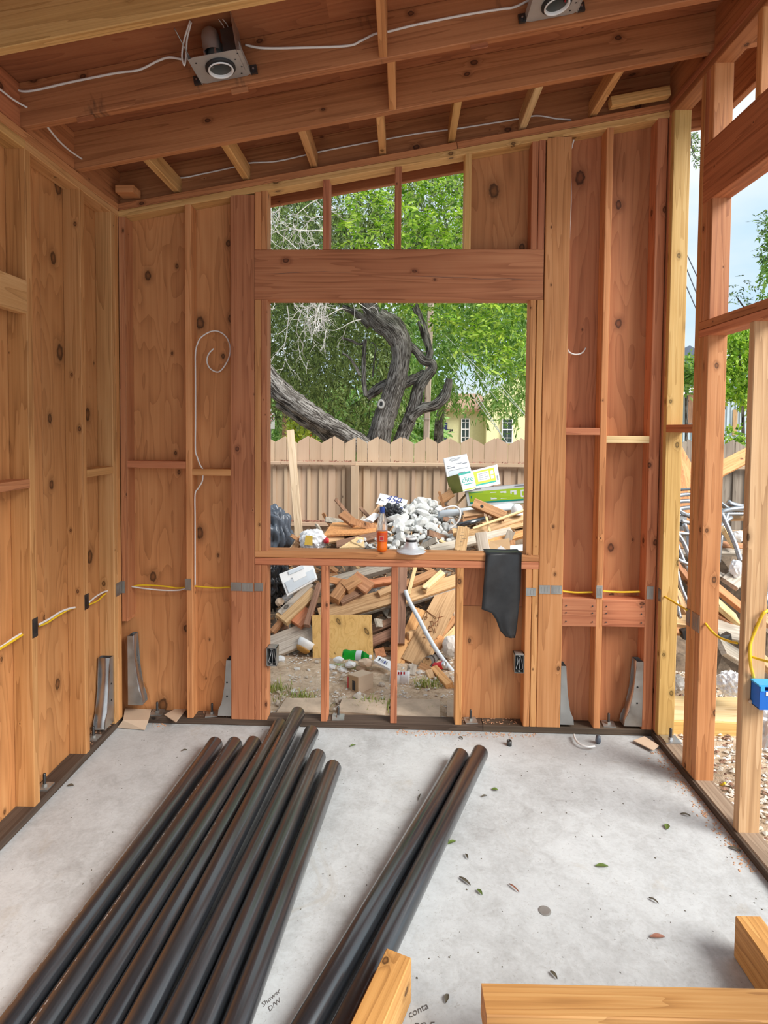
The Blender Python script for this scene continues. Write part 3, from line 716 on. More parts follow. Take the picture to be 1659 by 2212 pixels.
drop = z3(0, 400, 2.962, [(1280, 1790), (1262, 1740), (1250, 1690), (1251, 1500), (1251, 1300)])
cable(onY(z3(0, 950, 2.962, [(1248, 930), (1248, 700), (1248, 500), (1248, 350), (1268, 310), (1292, 270), (1298, 232), (1297, 190)]), .02)[:] + onY(drop, .018) + loop3, .0042, 'cable_white', 'white cable up the left stud ending in a spiral loop')
rc = z3(1150, 200, 3.159, [(283, 322), (270, 370), (262, 405), (259, 520), (262, 640), (262, 760), (252, 1000), (246, 1200), (239, 1450), (235, 1700), (240, 1755), (262, 1778), (300, 1787), (340, 1775), (364, 1742)])
cable([at(x, y, 'Y', .012 if i < 10 else .012 + .012 * (i - 9)) for i, (x, y) in enumerate(rc)], .0042, 'cable_white', 'white cable down the right post ending in a small hook')
# wall run of yellow and white cable
cable(onX([(-40, 1428), (0, 1402), (25, 1386), (52, 1369)], -.045), .0055, 'cable_yellow', 'yellow cable entering the nearest left wall stud', 'yellow cable run')
cable(onX([(-40, 1414), (0, 1398), (28, 1379), (50, 1366)], -.05), .0045, 'cable_white', 'white cable beside the yellow one at the left edge')
cable(onX([(84, 1349), (108, 1336), (130, 1322), (148, 1315), (162, 1312)], -.042), .0052, 'cable_white', 'white cable crossing the second left stud bay')
cable(onX([(84, 1352), (100, 1346), (122, 1332), (148, 1317), (162, 1313)], -.047), .0052, 'cable_yellow', 'yellow cable under the white one, second left stud bay', 'yellow cable run')
cable(onX([(192, 1301), (208, 1288), (226, 1278), (244, 1274)], -.042), .0048, 'cable_white', 'white cable in the left wall corner bay')
cable(onX([(192, 1306), (210, 1298), (226, 1284), (242, 1275)], -.05), .0048, 'cable_yellow', 'yellow cable in the left wall corner bay', 'yellow cable run')
cable(onY([(284, 1268), (305, 1264), (350, 1266), (380, 1270), (400, 1269)], .045), .0048, 'cable_yellow', 'yellow cable between corner stud and left stud, window wall', 'yellow cable run')
cable(onY([(284, 1267), (310, 1271), (350, 1275), (385, 1275), (400, 1271)], .038), .0042, 'cable_white', 'white cable under the yellow one, window wall left bay')
cable(onY([(418, 1266), (440, 1268), (470, 1270), (498, 1268)], .045), .0048, 'cable_yellow', 'yellow cable between left stud and left post', 'yellow cable run')
cable(onY([(1214, 1277), (1245, 1280), (1280, 1279)], .03), .0055, 'cable_yellow', 'yellow cable on top of the left nailing block', 'yellow cable run')
cable(onY([(1300, 1277), (1340, 1279), (1382, 1278)], .03), .0055, 'cable_yellow', 'yellow cable on top of the right nailing block', 'yellow cable run')
cable([at(1436, 1289, 'Y', -.06), at(1450, 1297, 'Y', -.13), at(1466, 1307, 'Y', -.22), at(1483, 1317, 'Y', -.35)], .0055, 'cable_yellow', 'yellow cable from the pale corner stud to the tripled post', 'yellow cable run')
cable([at(1524, 1347, 'Y', -.468), at(1535, 1361, 'Y', -.52), at(1552, 1376, 'Y', -.60), at(1575, 1385, 'Y', -.70), at(1592, 1389, 'Y', -.788)], .0055, 'cable_yellow', 'yellow cable drooping behind the tripled post', 'yellow cable run')
bcab = z3(1540, 1300, 8.504, [(1012, 160), (960, 185), (910, 235), (840, 380), (760, 560), (700, 720), (682, 850), (680, 1000), (695, 1180), (725, 1300), (745, 1385)])
cable([at(x, y, 'Y', -.835 - .01 * math.sin(i)) for i, (x, y) in enumerate(bcab)], .0062, 'cable_yellow', 'yellow cable bending down into the blue outlet box')
cable([at(1622, 1418, 'Y', -.827), at(1640, 1424, 'Y', -.86), at(1672, 1432, 'Y', -.95)], .0052, 'cable_yellow', 'yellow cable leaving the stud to the right of the blue box')

# ---- outlet boxes
def outlet_box(p, w, h, d, mat, label, wires=True):
    t = thing('outlet_box', p, label, 'outlet box'); x, y, z = p; th = .003
    mb = MB()
    mb.box(x, x + w, y + d - th, y + d, z, z + h); mb.box(x, x + th, y, y + d, z, z + h); mb.box(x + w - th, x + w, y, y + d, z, z + h)
    mb.box(x, x + w, y, y + d, z, z + th); mb.box(x, x + w, y, y + d, z + h - th, z + h)
    build('shell', mb, M[mat], t)
    mb = MB()
    for zz in (z + .008, z + h - .012): mb.box(x + w * .4, x + w * .6, y, y + .01, zz, zz + .006)
    build('screw_tab', mb, M[mat], t)
    if wires:
        mb = MB(); mb.box(x + th, x + w - th, y + d - th - .001, y + d - th, z + th, z + h - th); build('inner_shade', mb, M['black_rubber'], t)  # black sheet over the metal back paints the shade inside the box
        for k in range(3):
            mb = MB(); xx = x + w * (.3 + .2 * k)
            mb.tube(smooth_path([(xx, y + d - .005, z + h - .01), (xx + .004, y + .012, z + h * .6), (xx - .006 + .008 * k, y + .008, z + h * .25), (xx + .002, y + .02, z + .012)]), .0014, 6)
            build('wire_end', mb, M['cable_gray'], t, True)
    return t
pL = at(576, 1437, 'Y', -.0); outlet_box((pL.x + .002 , -.012, pL.z), .058, .105, .06, 'galv_dull', 'gray metal outlet box on the left side of the window opening')
pR = at(1112, 1452, 'Y', .0); outlet_box((2.263, -.012, pR.z), .054, .106, .06, 'galv_dull', 'gray metal outlet box below the black membrane, stuffed with wires')
bl = outlet_box((3.082, -.885, .598), .10, .095, .058, 'blue', 'blue plastic outlet box on the nearest right stud', False)
mb = MB(); mb.box(3.082, 3.182, -.889, -.886, .598, .677); build('cover_face', mb, M['blue'], bl)
mb = MB(); mb.box(3.078, 3.184, -.889, -.827, .694, .701); mb.box(3.084, 3.10, -.892, -.886, .676, .694); build('top_flange', mb, M['blue_light'], bl)
pb = at(1657, 1499, 'Y', -.89)
mb = MB(); mb.box(pb.x - .004, pb.x + .02, -.891, -.889, pb.z - .008, pb.z + .008); build('printed_mark', mb, M['white'], bl)
pn = at(1619, 1514, 'Y', -.83)
mb = MB(); mb.lathe([(.0001, 0), (.007, .002), (.008, .008), (.004, .012), (.0001, .012)], 14, Matrix.Translation(pn) @ Matrix.Rotation(math.pi / 2, 4, 'X')); build('nail_boss', mb, M['card_light'], bl, True)

# ---- hold-down brackets
def holddown(p, out, face, h, dep, label, lean=0.0):
    """p: foot of the post face; out: unit vector away from the post; face: unit vector to the viewer's side"""
    out, face = Vector(out), Vector(face); up = Vector((0, 0, 1)); p = Vector(p)
    t = thing('hold_down', p, label, 'bracket', 'hold-down brackets')
    w = .032; th = .003
    def P(o, f, z): return p + out * o + face * f + up * z
    prof = [(0, .012), (dep, .012), (dep * .95, .05), (dep * .72, h * .25), (dep * .50, h * .55), (dep * .36, h), (0, h)]
    for s in (-1, 1):
        mb = MB(); mb.prism([P(o, s * w, z) for o, z in prof], face * (s * th)); fl = build('side_flange', mb, M['galv_dull' if face.y < 0 else 'galv'], t)
        if s > 0:
            for zz in (.38, .62):
                mb = MB(); mb.lathe([(.0001, .0005), (.0055, .0005)], 10, frame_m(P(dep * .3, s * w + th, h * zz), out, up) if face.y > 0 else frame_m(P(dep * .3, s * w + th + .0004, h * zz), up, out))
                build('bolt_hole', mb, M['void'], fl)
    mb = MB(); mb.prism([P(0, -w, 0.012), P(0, w, 0.012), P(0, w, h), P(0, -w, h)], out * th); build('back_plate', mb, M['galv'], t)
    def pt(a): return (dep * (.36 + .64 * max(0, a - .2) / .8 * (max(0, a - .2) / .8) ** .6), h * (1 - a) + .012 * a)
    m = 12; mb = MB(); vs = []; fs = []
    for k in range(m + 1):
        o0, z0 = pt(k / m)
        if k == m: o0 -= .006
        vs += [P(o0, -w, z0), P(o0, w, z0), P(o0 - .003, w, z0), P(o0 - .003, -w, z0)]
    for k in range(m):
        for j in range(4): fs.append((k * 4 + j, k * 4 + (j + 1) % 4, k * 4 + 4 + (j + 1) % 4, k * 4 + 4 + j))
    mb.add(vs, fs)
    build('curved_strap', mb, M['galv'], t, True)
    mb = MB(); mb.prism([P(0, -w, .012), P(dep, -w, .012), P(dep, w, .012), P(0, w, .012)], up * .004); build('seat', mb, M['galv_dull'], t)
    mb = MB(); c = P(dep * .6, 0, 0); mb.tube([c + up * .0, c + up * .12], .008, 10); rod = build('anchor_rod', mb, M['steel_dark'], t, True)
    mb = MB(); mb.lathe([(.0001, 0), (.017, 0), (.017, .016), (.0001, .016)], 6, Matrix.Translation(c + up * .017)); build('nut', mb, M['galv_dull'], rod)
    return t
pz = .038
holddown((.637, .036, pz + .004), (-1, 0, 0), (0, -1, 0), .34, .078, 'flat gray hold-down bracket on the left post')
holddown((2.528, .036, pz + .004), (1, 0, 0), (0, -1, 0), .35, .078, 'pale gray hold-down bracket on the right post, tall and flaring')
holddown((2.987, .036, pz + .004), (-1, 0, 0), (0, -1, 0), .385, .10, 'hold-down bracket with dark side in the right corner')
holddown((.030, .036, pz + .055), (1, 0, 0), (0, -1, 0), .42, .085, 'shiny hold-down bracket under the cut-off strip, left corner')
holddown((-.043, -.0865, pz + .004), (0, -1, 0), (1, 0, 0), .39, .10, 'shiny hold-down bracket on the left wall beside the corner')

# ---- anchor bolts with square washers
def anchor(p, label, sq=.076, rot=0.0, mat='galv_dull'):
    t = thing('anchor_bolt', p, label, 'bolt', 'anchor bolts'); x, y, z = p; R = Matrix.Translation((x, y, z)) @ Matrix.Rotation(rot, 4, 'Z')
    mb = MB(); mb.box(-sq / 2, sq / 2, -sq / 2, sq / 2, 0, .006, R); build('square_washer', mb, M[mat], t)
    mb = MB(); mb.lathe([(.0001, .006), (.0125, .006), (.0125, .018), (.0001, .018)], 6, R); build('nut', mb, M[mat], t)
    mb = MB(); mb.lathe([(.007, .004), (.007, .062), (.0055, .066), (.0001, .066)], 12, R); build('rod', mb, M['steel_dark'], t, True)
for (px, py, zz, lab, r) in ((344, 1535, .038, 'anchor bolt between scrap cardboard pieces, window wall', .1), (458, 1543, .038, 'anchor bolt with sawdust beside the left post', .2),
        (731, 1549, .038, 'anchor bolt with square washer in the open bay', .05), (1016, 1556, .038, 'anchor bolt below the hanging black membrane', .1),
        (1313, 1563, .038, 'anchor bolt with washer under the right nailing block', -.1)):
    p = at(px, py, 'Z', zz); anchor((p.x, .047, zz), lab, .07, r)
for (px, py, lab) in ((92, 1697, 'anchor bolt on the left wall plate, next to the nearest stud'), (201, 1592, 'anchor bolt on the left wall plate, next to the second stud')):
    p = at(px, py, 'Z', .045); anchor((-.044, p.y, .038), lab, .06)
p = at(1436, 1598, 'Z', .038); anchor((3.10, p.y, .038), 'bright anchor bolt with large square washer at the right corner', .085, 0, 'galv')

# ---- things standing on the sill
SZ = 1.024
p = at(825, 1189, 'Y', .045)
bt = thing('soda_bottle', (p.x, .045, SZ), 'clear bottle of orange soda with blue cap on the window sill', 'bottle')
S = Matrix.Translation((p.x, .045, SZ)); k = 1.0
mb = MB(); mb.lathe([(.0312, .118), (.0312, .120), (.031, .150), (.026, .185), (.016, .215), (.0125, .226), (.0125, .240), (.0001, .240)], 32, S); build('bottle_body', mb, M['bottle_clear'], bt, True)
mb = MB(); mb.lathe([(.0001, .006), (.012, .0), (.022, .0), (.030, .010), (.0315, .022), (.0305, .04), (.029, .046), (.0312, .06), (.0312, .119), (.0001, .119)], 32, S); build('orange_soda', mb, M['soda'], bt, True)
mb = MB(); mb.lathe([(.0317, .058), (.0317, .112)], 32, S); lab = build('paper_label', mb, M['label_orange'], bt, True)
mb = MB(); mb.box(-.012, .010, -.0335, -.0322, .066, .094, S); build('label_panel', mb, M['card_light'], lab)
mb = MB(); mb.box(-.010, .008, -.0340, -.0336, .069, .091, S); build('label_print', mb, M['red'], lab)
mb = MB(); mb.lathe([(.0145, .228), (.0148, .252), (.013, .256), (.0001, .256)], 24, S); build('cap', mb, M['cap_blue'], bt, True)
mb = MB(); mb.lathe([(.0155, .220), (.0158, .224), (.0128, .226)], 24, S); build('neck_ring', mb, M['cap_blue'], bt, True)
p = at(888, 1186, 'Y', .035)
ft = thing('vent_flashing', (p.x, .035, SZ), 'gray cone-shaped vent pipe flashing on the window sill', 'pipe flashing'); S = Matrix.Translation((p.x, .035, SZ))
mb = MB(); mb.lathe([(.083, .000), (.084, .004), (.078, .009), (.071, .010), (.068, .014), (.058, .016), (.044, .024), (.035, .042), (.030, .062), (.029, .078)], 36, S); build('cone', mb, M['plate_light'], ft, True)
mb = MB(); mb.lathe([(.0295, .052), (.0305, .053), (.0305, .079), (.027, .082), (.024, .074)], 36, S); build('rubber_collar', mb, M['black_rubber'], ft, True)
mb = MB(); mb.lathe([(.0312, .074), (.033, .080), (.030, .086), (.025, .087), (.022, .080)], 36, S); build('top_ring', mb, M['white'], ft, True)

# black membrane draped over the sill
def sheet(name, rows, mat, thick=.002, parent=None):
    """rows of points -> a bent sheet with thickness"""
    mb = MB(); n = len(rows[0]); vs = [Vector(p) for r in rows for p in r]
    nr = []
    for i in range(len(rows)):
        for j in range(n):
            a = Vector(rows[min(i + 1, len(rows) - 1)][j]) - Vector(rows[max(i - 1, 0)][j]); b = Vector(rows[i][min(j + 1, n - 1)]) - Vector(rows[i][max(j - 1, 0)])
            q = a.cross(b); nr.append(q.normalized() if q.length > 1e-9 else Vector((0, 0, 1)))
    m = len(vs); vs2 = [v + q * thick for v, q in zip(vs, nr)]; fs = []
    for i in range(len(rows) - 1):
        for j in range(n - 1):
            a, b, c, d = i * n + j, i * n + j + 1, (i + 1) * n + j + 1, (i + 1) * n + j
            fs += [(a, b, c, d), (m + d, m + c, m + b, m + a)]
    for i in range(len(rows) - 1):
        for j in (0, n - 1): a, d = i * n + j, (i + 1) * n + j; fs.append((a, d, m + d, m + a))
    for j in range(n - 1):
        for i in (0, len(rows) - 1): a, b = i * n + j, i * n + j + 1; fs.append((a, b, m + b, m + a))
    mb.add(vs + vs2, fs); return build(name, mb, M[mat], parent, True)
mem_l = [(1050, 1194), (1049, 1200), (1047, 1230), (1044, 1270), (1040, 1316), (1062, 1324), (1072, 1340), (1080, 1362), (1092, 1375), (1103, 1378)]
mem_r = [(1127, 1194), (1127, 1200), (1126, 1230), (1125, 1260), (1123, 1290), (1121, 1310), (1119, 1330), (1117, 1350), (1115, 1366), (1113, 1378)]
rows = []
for i, (l, r) in enumerate(zip(mem_l, mem_r)):
    row = []
    for j in range(9):
        u = j / 8; yy = -.008 - .006 * math.sin(u * 7 + i * .6) - .004 * i / 9 * math.sin(u * 5)
        row.append(at(l[0] + (r[0] - l[0]) * u, l[1] + (r[1] - l[1]) * u, 'Y', yy if i else -.003))
    rows.append(row)
x0m, x1m = rows[0][0].x, rows[0][8].x
back = [[(x0m + (x1m - x0m) * j / 8, yy, SZ + .004 + .002 * math.sin(j)) for j in range(9)] for yy in (.12, .07, .02, .0)]
o = sheet('membrane_strip', back + rows, 'membrane'); tag(o, 'black membrane strip hanging over the window sill at the right', 'membrane')

# ---- scraps on the floor
def slab(name, pts, thick, mat, label, cat, group=None, parent=None):
    pts = [Vector(p) for p in pts]; nr = (pts[1] - pts[0]).cross(pts[2] - pts[0]).normalized()
    if nr.z < 0: nr = -nr
    mb = MB(); mb.prism(pts, nr * thick); o = build(name, mb, M[mat], parent)
    return tag(o, label, cat, group) if label else o
cb = thing('cardboard_scrap', at(290, 1555, 'Z', .01), 'tan cardboard scrap bent over the plate in the left corner', 'cardboard')
q = [at(270, 1531, 'Y', .0), at(327, 1533, 'Y', .0), at(320, 1556, 'Y', -.03), at(265, 1556, 'Y', -.03)]
slab('upper_flap', [at(270, 1531, 'Z', .045), at(327, 1533, 'Z', .045), at(321, 1556, 'Z', .045), at(266, 1556, 'Z', .045)], .003, 'card_light', None, None, None, cb)
slab('lower_flap', [at(266, 1556, 'Z', .045), at(321, 1556, 'Z', .045), at(313, 1577, 'Z', .003), at(253, 1572, 'Z', .003)], .003, 'card_light', None, None, None, cb)
slab('cardboard_scrap', [at(355, 1545, 'Z', .04), at(383, 1530, 'Z', .041), at(402, 1534, 'Z', .041), at(380, 1561, 'Z', .04)], .004, 'card_light', 'small tilted cardboard scrap on the plate below the left stud', 'cardboard')
slab('cardboard_scrap', [at(1368, 1601, 'Z', .012), at(1392, 1592, 'Z', .012), at(1424, 1612, 'Z', .012), at(1410, 1622, 'Z', .012)], .005, 'card_light', 'crumpled cardboard scrap on the slab in the right corner', 'cardboard')
hk = thing('cable_hanger', at(1270, 1600, 'Z', .01), 'white curved plastic strip with dark end on the slab', 'plastic strip')
crv = [at(x, y, 'Z', .02) for x, y in ((1240, 1587), (1243, 1597), (1252, 1607), (1268, 1613), (1285, 1612))]
mb = MB(); mb.tube(smooth_path(crv), .006, 8); build('curved_strip', mb, M['white'], hk, True)
mb = MB(); pp = at(1292, 1600, 'Z', .015); mb.lathe([(.0001, .03), (.012, .026), (.016, 0), (.010, -.014), (.0001, -.014)], 10, Matrix.Translation(pp)); build('dark_end', mb, M['bag_gray'], hk, True)
p = at(1100, 1610, 'Z', 0); mb = MB(); mb.lathe([(.0001, 0), (.014, 0), (.014, .026), (.009, .028), (.009, .012), (.0001, .012)], 16, Matrix.Translation(p))
tag(build('pipe_nipple', mb, M['steel_dark'], None, True), 'small dark metal ring standing on the slab near the plate', 'fitting')

def leaf(px, py, L, w, ang, mat, label, z=.004):
    p = at(px, py, 'Z', z); mb = MB(); c, s = math.cos(ang), math.sin(ang); n = 7; vs = []; fs = []
    for i in range(n):
        u = i / (n - 1); wd = w * math.sin(math.pi * min(1, max(0, u * .94 + .03))) ** .8
        for k, v in enumerate((-1, 0, 1)):
            lx = (u - .5) * L; ly = v * wd / 2; lz = .004 * abs(v) + .004 * math.sin(u * 3.1)
            vs.append((p.x + lx * c - ly * s, p.y + lx * s + ly * c, lz + .002))
    for i in range(n - 1):
        for k in (0, 1): fs.append((i * 3 + k, i * 3 + k + 1, i * 3 + k + 4, i * 3 + k + 3))
    mb.add(vs, fs); o = build('fallen_leaf', mb, M[mat], None, True)
    return tag(o, label, 'leaf', 'fallen leaves on the slab')
for a in ((1300, 1871, .05, .018, 0, 'leaf_green', 'green leaf lying flat near the middle of the slab'), (1441, 1786, .04, .022, 1.1, 'leaf_green', 'bright green leaf near the right wall plate'),
          (976, 1820, .04, .018, .5, 'leaf_green', 'green leaf touching the right pair of pipes'), (1420, 2024, .05, .018, .05, 'leaf_brown', 'reddish brown leaf near the bottom right timber'),
          (1587, 1834, .045, .014, -.6, 'leaf_dark', 'dark folded leaf beside the right wall plate'), (1004, 1903, .055, .013, -.8, 'leaf_dark', 'rolled dark leaf on the slab right of the pipe pair'),
          (1036, 1927, .03, .014, -1.0, 'leaf_green', 'small olive leaf below the rolled dark leaf'), (1069, 1706, .03, .02, -.2, 'leaf_green', 'olive leaf right of the pipe pair, upper part'),
          (1046, 1720, .03, .012, .4, 'leaf_dark', 'thin curled leaf close to the pipe pair'), (762, 1611, .035, .014, .6, 'leaf_green', 'green leaf near the ends of the eight pipes'),
          (996, 1594, .035, .012, -1.1, 'leaf_dark', 'dark leaf near the plate above the pipe pair'), (1481, 1760, .04, .012, -.4, 'leaf_dark', 'narrow dark leaf beside the bright green one'),
          (152, 1697, .03, .018, .1, 'leaf_dark', 'dark curled leaf near the left wall plate'), (398, 1621, .03, .012, .5, 'leaf_dark', 'dark leaf left of the pipe ends'),
          (1008, 1850, .03, .01, -1.3, 'leaf_dark', 'curled leaf right of the green leaf by the pipes'), (1110, 1918, .05, .008, -.9, 'leaf_brown', 'long thin brown leaf in the middle of the slab'),
          (1196, 2106, .03, .012, -1.0, 'leaf_dark', 'small dark leaf above the crosswise timber'), (1412, 1945, .035, .009, -.8, 'leaf_dark', 'thin dark sliver of a leaf, right of centre'),
          (906, 1722, .05, .006, 1.3, 'leaf_dark', 'thin twig-like leaf left of the pipe pair'), (965, 2157, .03, .014, 1.3, 'leaf_dark', 'dark leaf by the writing beside the timber')):
    leaf(*a)
# crumbs and sawdust (uncountable)
def crumbs(name, pts, size, mat, label, cat):
    mb = MB()
    for p in pts:
        p = Vector(p); s = random.uniform(.4, 1) * size; a = random.uniform(0, 6.28); e = random.uniform(.3, 1.0)
        c, q = math.cos(a) * s, math.sin(a) * s
        mb.add([p + Vector((c, q, .001)), p + Vector((-q * e, c * e, .001)), p + Vector((-c, -q, .001)), p + Vector((q * e, -c * e, .001)), p + Vector((0, 0, s * .6))], [(0, 1, 4), (1, 2, 4), (2, 3, 4), (3, 0, 4)])
    o = build(name, mb, M[mat], None); return tag(o, label, cat, None, 'stuff')
crumbs('crumbs', [(random.uniform(.05, 3.0), random.uniform(-2.2, -.02), .0) for _ in range(420)], .0045, 'leaf_dark', 'dark crumbs scattered over the slab', 'debris')
saw = [(3.04 - abs(random.gauss(0, .035)), random.uniform(-1.0, -.05), .0) for _ in range(420)] + [(random.uniform(1.6, 2.4), -abs(random.gauss(.0, .03)) - .003, .0) for _ in range(220)] + [(random.uniform(.45, .62), random.uniform(.02, .085), .039) for _ in range(60)] + [(random.uniform(.02, .3), -abs(random.gauss(.0, .03)) - .003, .0) for _ in range(50)] + [(random.uniform(1.98, 2.3), random.uniform(.02, .085), .039) for _ in range(80)] + [(-.045 + random.uniform(-.04, .03), random.uniform(-.35, -.1), .039) for _ in range(60)]
crumbs('sawdust', saw, .007, 'sawdust', 'reddish sawdust along the wall plates', 'sawdust')

# ================================================================== OUTSIDE
GZ = -.04
def ground_z(x, y): return GZ - (.07 if x > 3.2 else 0) - max(0, y - 4.5) * .012
mb = MB(); nx, ny = 60, 60; xs = np.concatenate([np.linspace(-40, -3, 10), np.linspace(-2.5, 8, 70), np.linspace(9, 60, 12)]); ys = np.concatenate([np.linspace(.101, 5, 60), np.linspace(5.5, 80, 20)])
vs = []; fs = []
for j, y in enumerate(ys):
    for i, x in enumerate(xs):
        vs.append((x, y, ground_z(x, y) + (random.uniform(-.012, .012) if abs(y) < 6 else 0)))
for j in range(len(ys) - 1):
    for i in range(len(xs) - 1): a = j * len(xs) + i; fs.append((a, a + 1, a + 1 + len(xs), a + len(xs)))
mb.add(vs, fs); ground = tag(build('ground', mb, M['dirt'], None, True, origin=(0, 0, 0)), kind='structure')
mb = MB(); xs2 = np.linspace(3.161, 9, 30); ys2 = np.linspace(-5, .101, 24); vs = []; fs = []
for y in ys2:
    for x in xs2: vs.append((x, y, -.11 + random.uniform(-.012, .012)))
for j in range(len(ys2) - 1):
    for i in range(len(xs2) - 1): a = j * len(xs2) + i; fs.append((a, a + 1, a + 1 + len(xs2), a + len(xs2)))
mb.add(vs, fs); tag(build('ground_side_yard', mb, M['dirt'], None, True, origin=(0, 0, 0)), kind='structure')

# ---- stones: shared chunk meshes
def chunk_mesh(name, mat, seed, sub=1, rough=.28):
    bm = bmesh.new(); bmesh.ops.create_icosphere(bm, subdivisions=sub, radius=1.0); r = random.Random(seed)
    sx, sy, sz = r.uniform(.75, 1.1), r.uniform(.65, 1.0), r.uniform(.5, .85)
    planes = [(Vector((r.gauss(0, 1), r.gauss(0, 1), r.gauss(0, 1))).normalized(), r.uniform(.55, .85)) for _ in range(5)]
    for v in bm.verts:
        v.co *= 1 + r.uniform(-rough, rough)
        for n, d in planes:
            k = v.co.dot(n)
            if k > d: v.co -= n * (k - d)
        v.co = Vector((v.co.x * sx, v.co.y * sy, v.co.z * sz))
    me = bpy.data.meshes.new(name); bm.to_mesh(me); bm.free(); me.materials.append(M[mat]); return me
RUB = [chunk_mesh('rubble_chunk', 'rubble', 100 + i, 2, .24) for i in range(8)]
ROCK = [chunk_mesh('stone', m, 200 + i, 1) for i, m in enumerate(('rock', 'rock_white', 'rock', 'rock_white', 'rock', 'rock'))]
def place(me, name, p, s, parent=None, flat=1.0):
    o = bpy.data.objects.new(name, me)
    Wm = Matrix.Translation(Vector(p)) @ Matrix.Rotation(random.uniform(0, 6.28), 4, 'Z') @ Matrix.Rotation(random.uniform(-.6, .6), 4, 'X') @ Matrix.Diagonal((s, s, s * flat, 1))
    return link(o, Wm, parent)

# ---- debris mound under the loose pieces
def mound_z(x, y):
    f = max(0.0, min(1.0, (y - 1.12) / 1.05)); top = .84 if x > 1.15 else .44 + .40 * max(0, min(1, (x - .55) / .6)); top = top + (.05 if x > 2.1 else 0)
    b = 1 - max(0.0, min(1.0, (y - 2.75) / .8)) * .55
    e = max(0, min(1, (x + .9) / .8)) * max(0, min(1, (4.6 - x) / .8))
    return GZ - .03 + f * top * b * e
mb = MB(); xs = np.linspace(-.9, 4.6, 84); ys = np.linspace(1.05, 3.66, 44); vs = []; fs = []
for y in ys:
    for x in xs: vs.append((x, y, mound_z(x, y) - .06 + random.uniform(-.035, .035)))
for j in range(len(ys) - 1):
    for i in range(len(xs) - 1): a = j * len(xs) + i; fs.append((a, a + 1, a + 1 + len(xs), a + len(xs)))
mb.add(vs, fs); tag(build('debris_mound', mb, M['mulch_dark'], None), 'dark soil and fines under the demolition heap', 'rubble heap', None, 'stuff')
mb = MB()
for _ in range(2600):
    x = random.uniform(.1, 3.3); y = random.uniform(1.15, 3.3); p = Vector((x, y, mound_z(x, y) - .045)); L = random.uniform(.02, .11); d = Vector((random.gauss(0, 1), random.gauss(0, .7), random.gauss(.1, .4))).normalized() * L
    w = d.cross(Vector((random.gauss(0, 1), random.gauss(0, 1), random.gauss(0, 1)))).normalized() * random.uniform(.005, .016); h = d.cross(w).normalized() * .006
    mb.prism([p, p + w, p + w + h, p + h], d)
o = build('splinters', mb, M['scrap_tan'], None); tag(o, 'splinters and chips littering the demolition heap', 'debris', None, 'stuff')

for mat_, cnt_, lab_ in (('scrap_brown', 45, 'brown lumber scraps buried between the larger boards'), ('weathered', 45, 'gray lumber scraps buried between the larger boards'), ('old_brown', 55, 'dark lumber scraps buried between the larger boards'), ('scrap_tan', 40, 'tan lumber scraps buried between the larger boards')):
    mb = MB()
    for _ in range(cnt_):
        x = random.uniform(.25, 3.2); y = random.uniform(1.2, 3.0); p = Vector((x, y, mound_z(x, y) + random.uniform(-.07, .0))); L = random.uniform(.10, .42); d = Vector((random.gauss(0, 1), random.gauss(0, .5), random.gauss(.15, .35))).normalized()
        w = d.cross(Vector((0, -.6, .8)) + Vector((random.gauss(0, .5), random.gauss(0, .5), random.gauss(0, .5)))).normalized() * random.uniform(.02, .07); h = d.cross(w).normalized() * random.uniform(.01, .03)
        mb.prism([p, p + w, p + w + h, p + h], d * L)
    tag(build('lumber_scraps', mb, M[mat_], None), lab_, 'debris', None, 'stuff')
# ---- rubble heap of plaster chunks
def in_poly(x, y, P):
    c = False; n = len(P)
    for i in range(n):
        (x1, y1), (x2, y2) = P[i], P[(i + 1) % n]
        if (y1 > y) != (y2 > y) and x < (x2 - x1) * (y - y1) / (y2 - y1) + x1: c = not c
    return c
heap = [(862, 1105), (880, 1090), (915, 1080), (940, 1092), (962, 1110), (985, 1135), (985, 1165), (960, 1190), (840, 1192), (838, 1150), (848, 1120)]
pts = []
tries = 0
while len(pts) < 96 and tries < 5000:
    tries += 1; x, y = random.uniform(838, 985), random.uniform(1082, 1192)
    if in_poly(x, y, heap) and all((x - a) ** 2 + (y - b) ** 2 > 90 for a, b in pts): pts.append((x, y))
for x, y in pts:
    Y = 2.62 - (y - 1082) / 110 * .75 + random.uniform(-.04, .04); s = random.uniform(.03, .085) * (1.1 if y < 1140 else .8)
    tag(place(random.choice(RUB), 'rubble_chunk', at(x, y, 'Y', Y), s), 'pale gray plaster chunk in the heap behind the bottle', 'rubble', 'plaster chunks in the rubble heap')
for i in range(26):
    x, y = random.uniform(772, 822), random.uniform(1164, 1190)
    tag(place(random.choice(RUB), 'rubble_chunk', at(x, y, 'Y', 1.95 + random.uniform(-.1, .1)), random.uniform(.018, .034)), 'small white plaster bit left of the soda bottle', 'rubble', 'small plaster bits left of the bottle')
core = MB()
for _ in range(500):
    x, y = random.uniform(845, 980), random.uniform(1095, 1192)
    if not in_poly(x, y, heap): continue
    p = at(x, y, 'Y', 2.72 - (y - 1082) / 110 * .7); s = random.uniform(.015, .04); r = [Vector((random.gauss(0, s), random.gauss(0, s), random.gauss(0, s))) for _ in range(4)]
    core.add([p + q for q in r], [(0, 1, 2), (0, 2, 3), (0, 3, 1), (1, 3, 2)])
tag(build('plaster_fines', core, M['rubble'], None), 'fine plaster crumbs between the pale chunks', 'rubble', None, 'stuff')
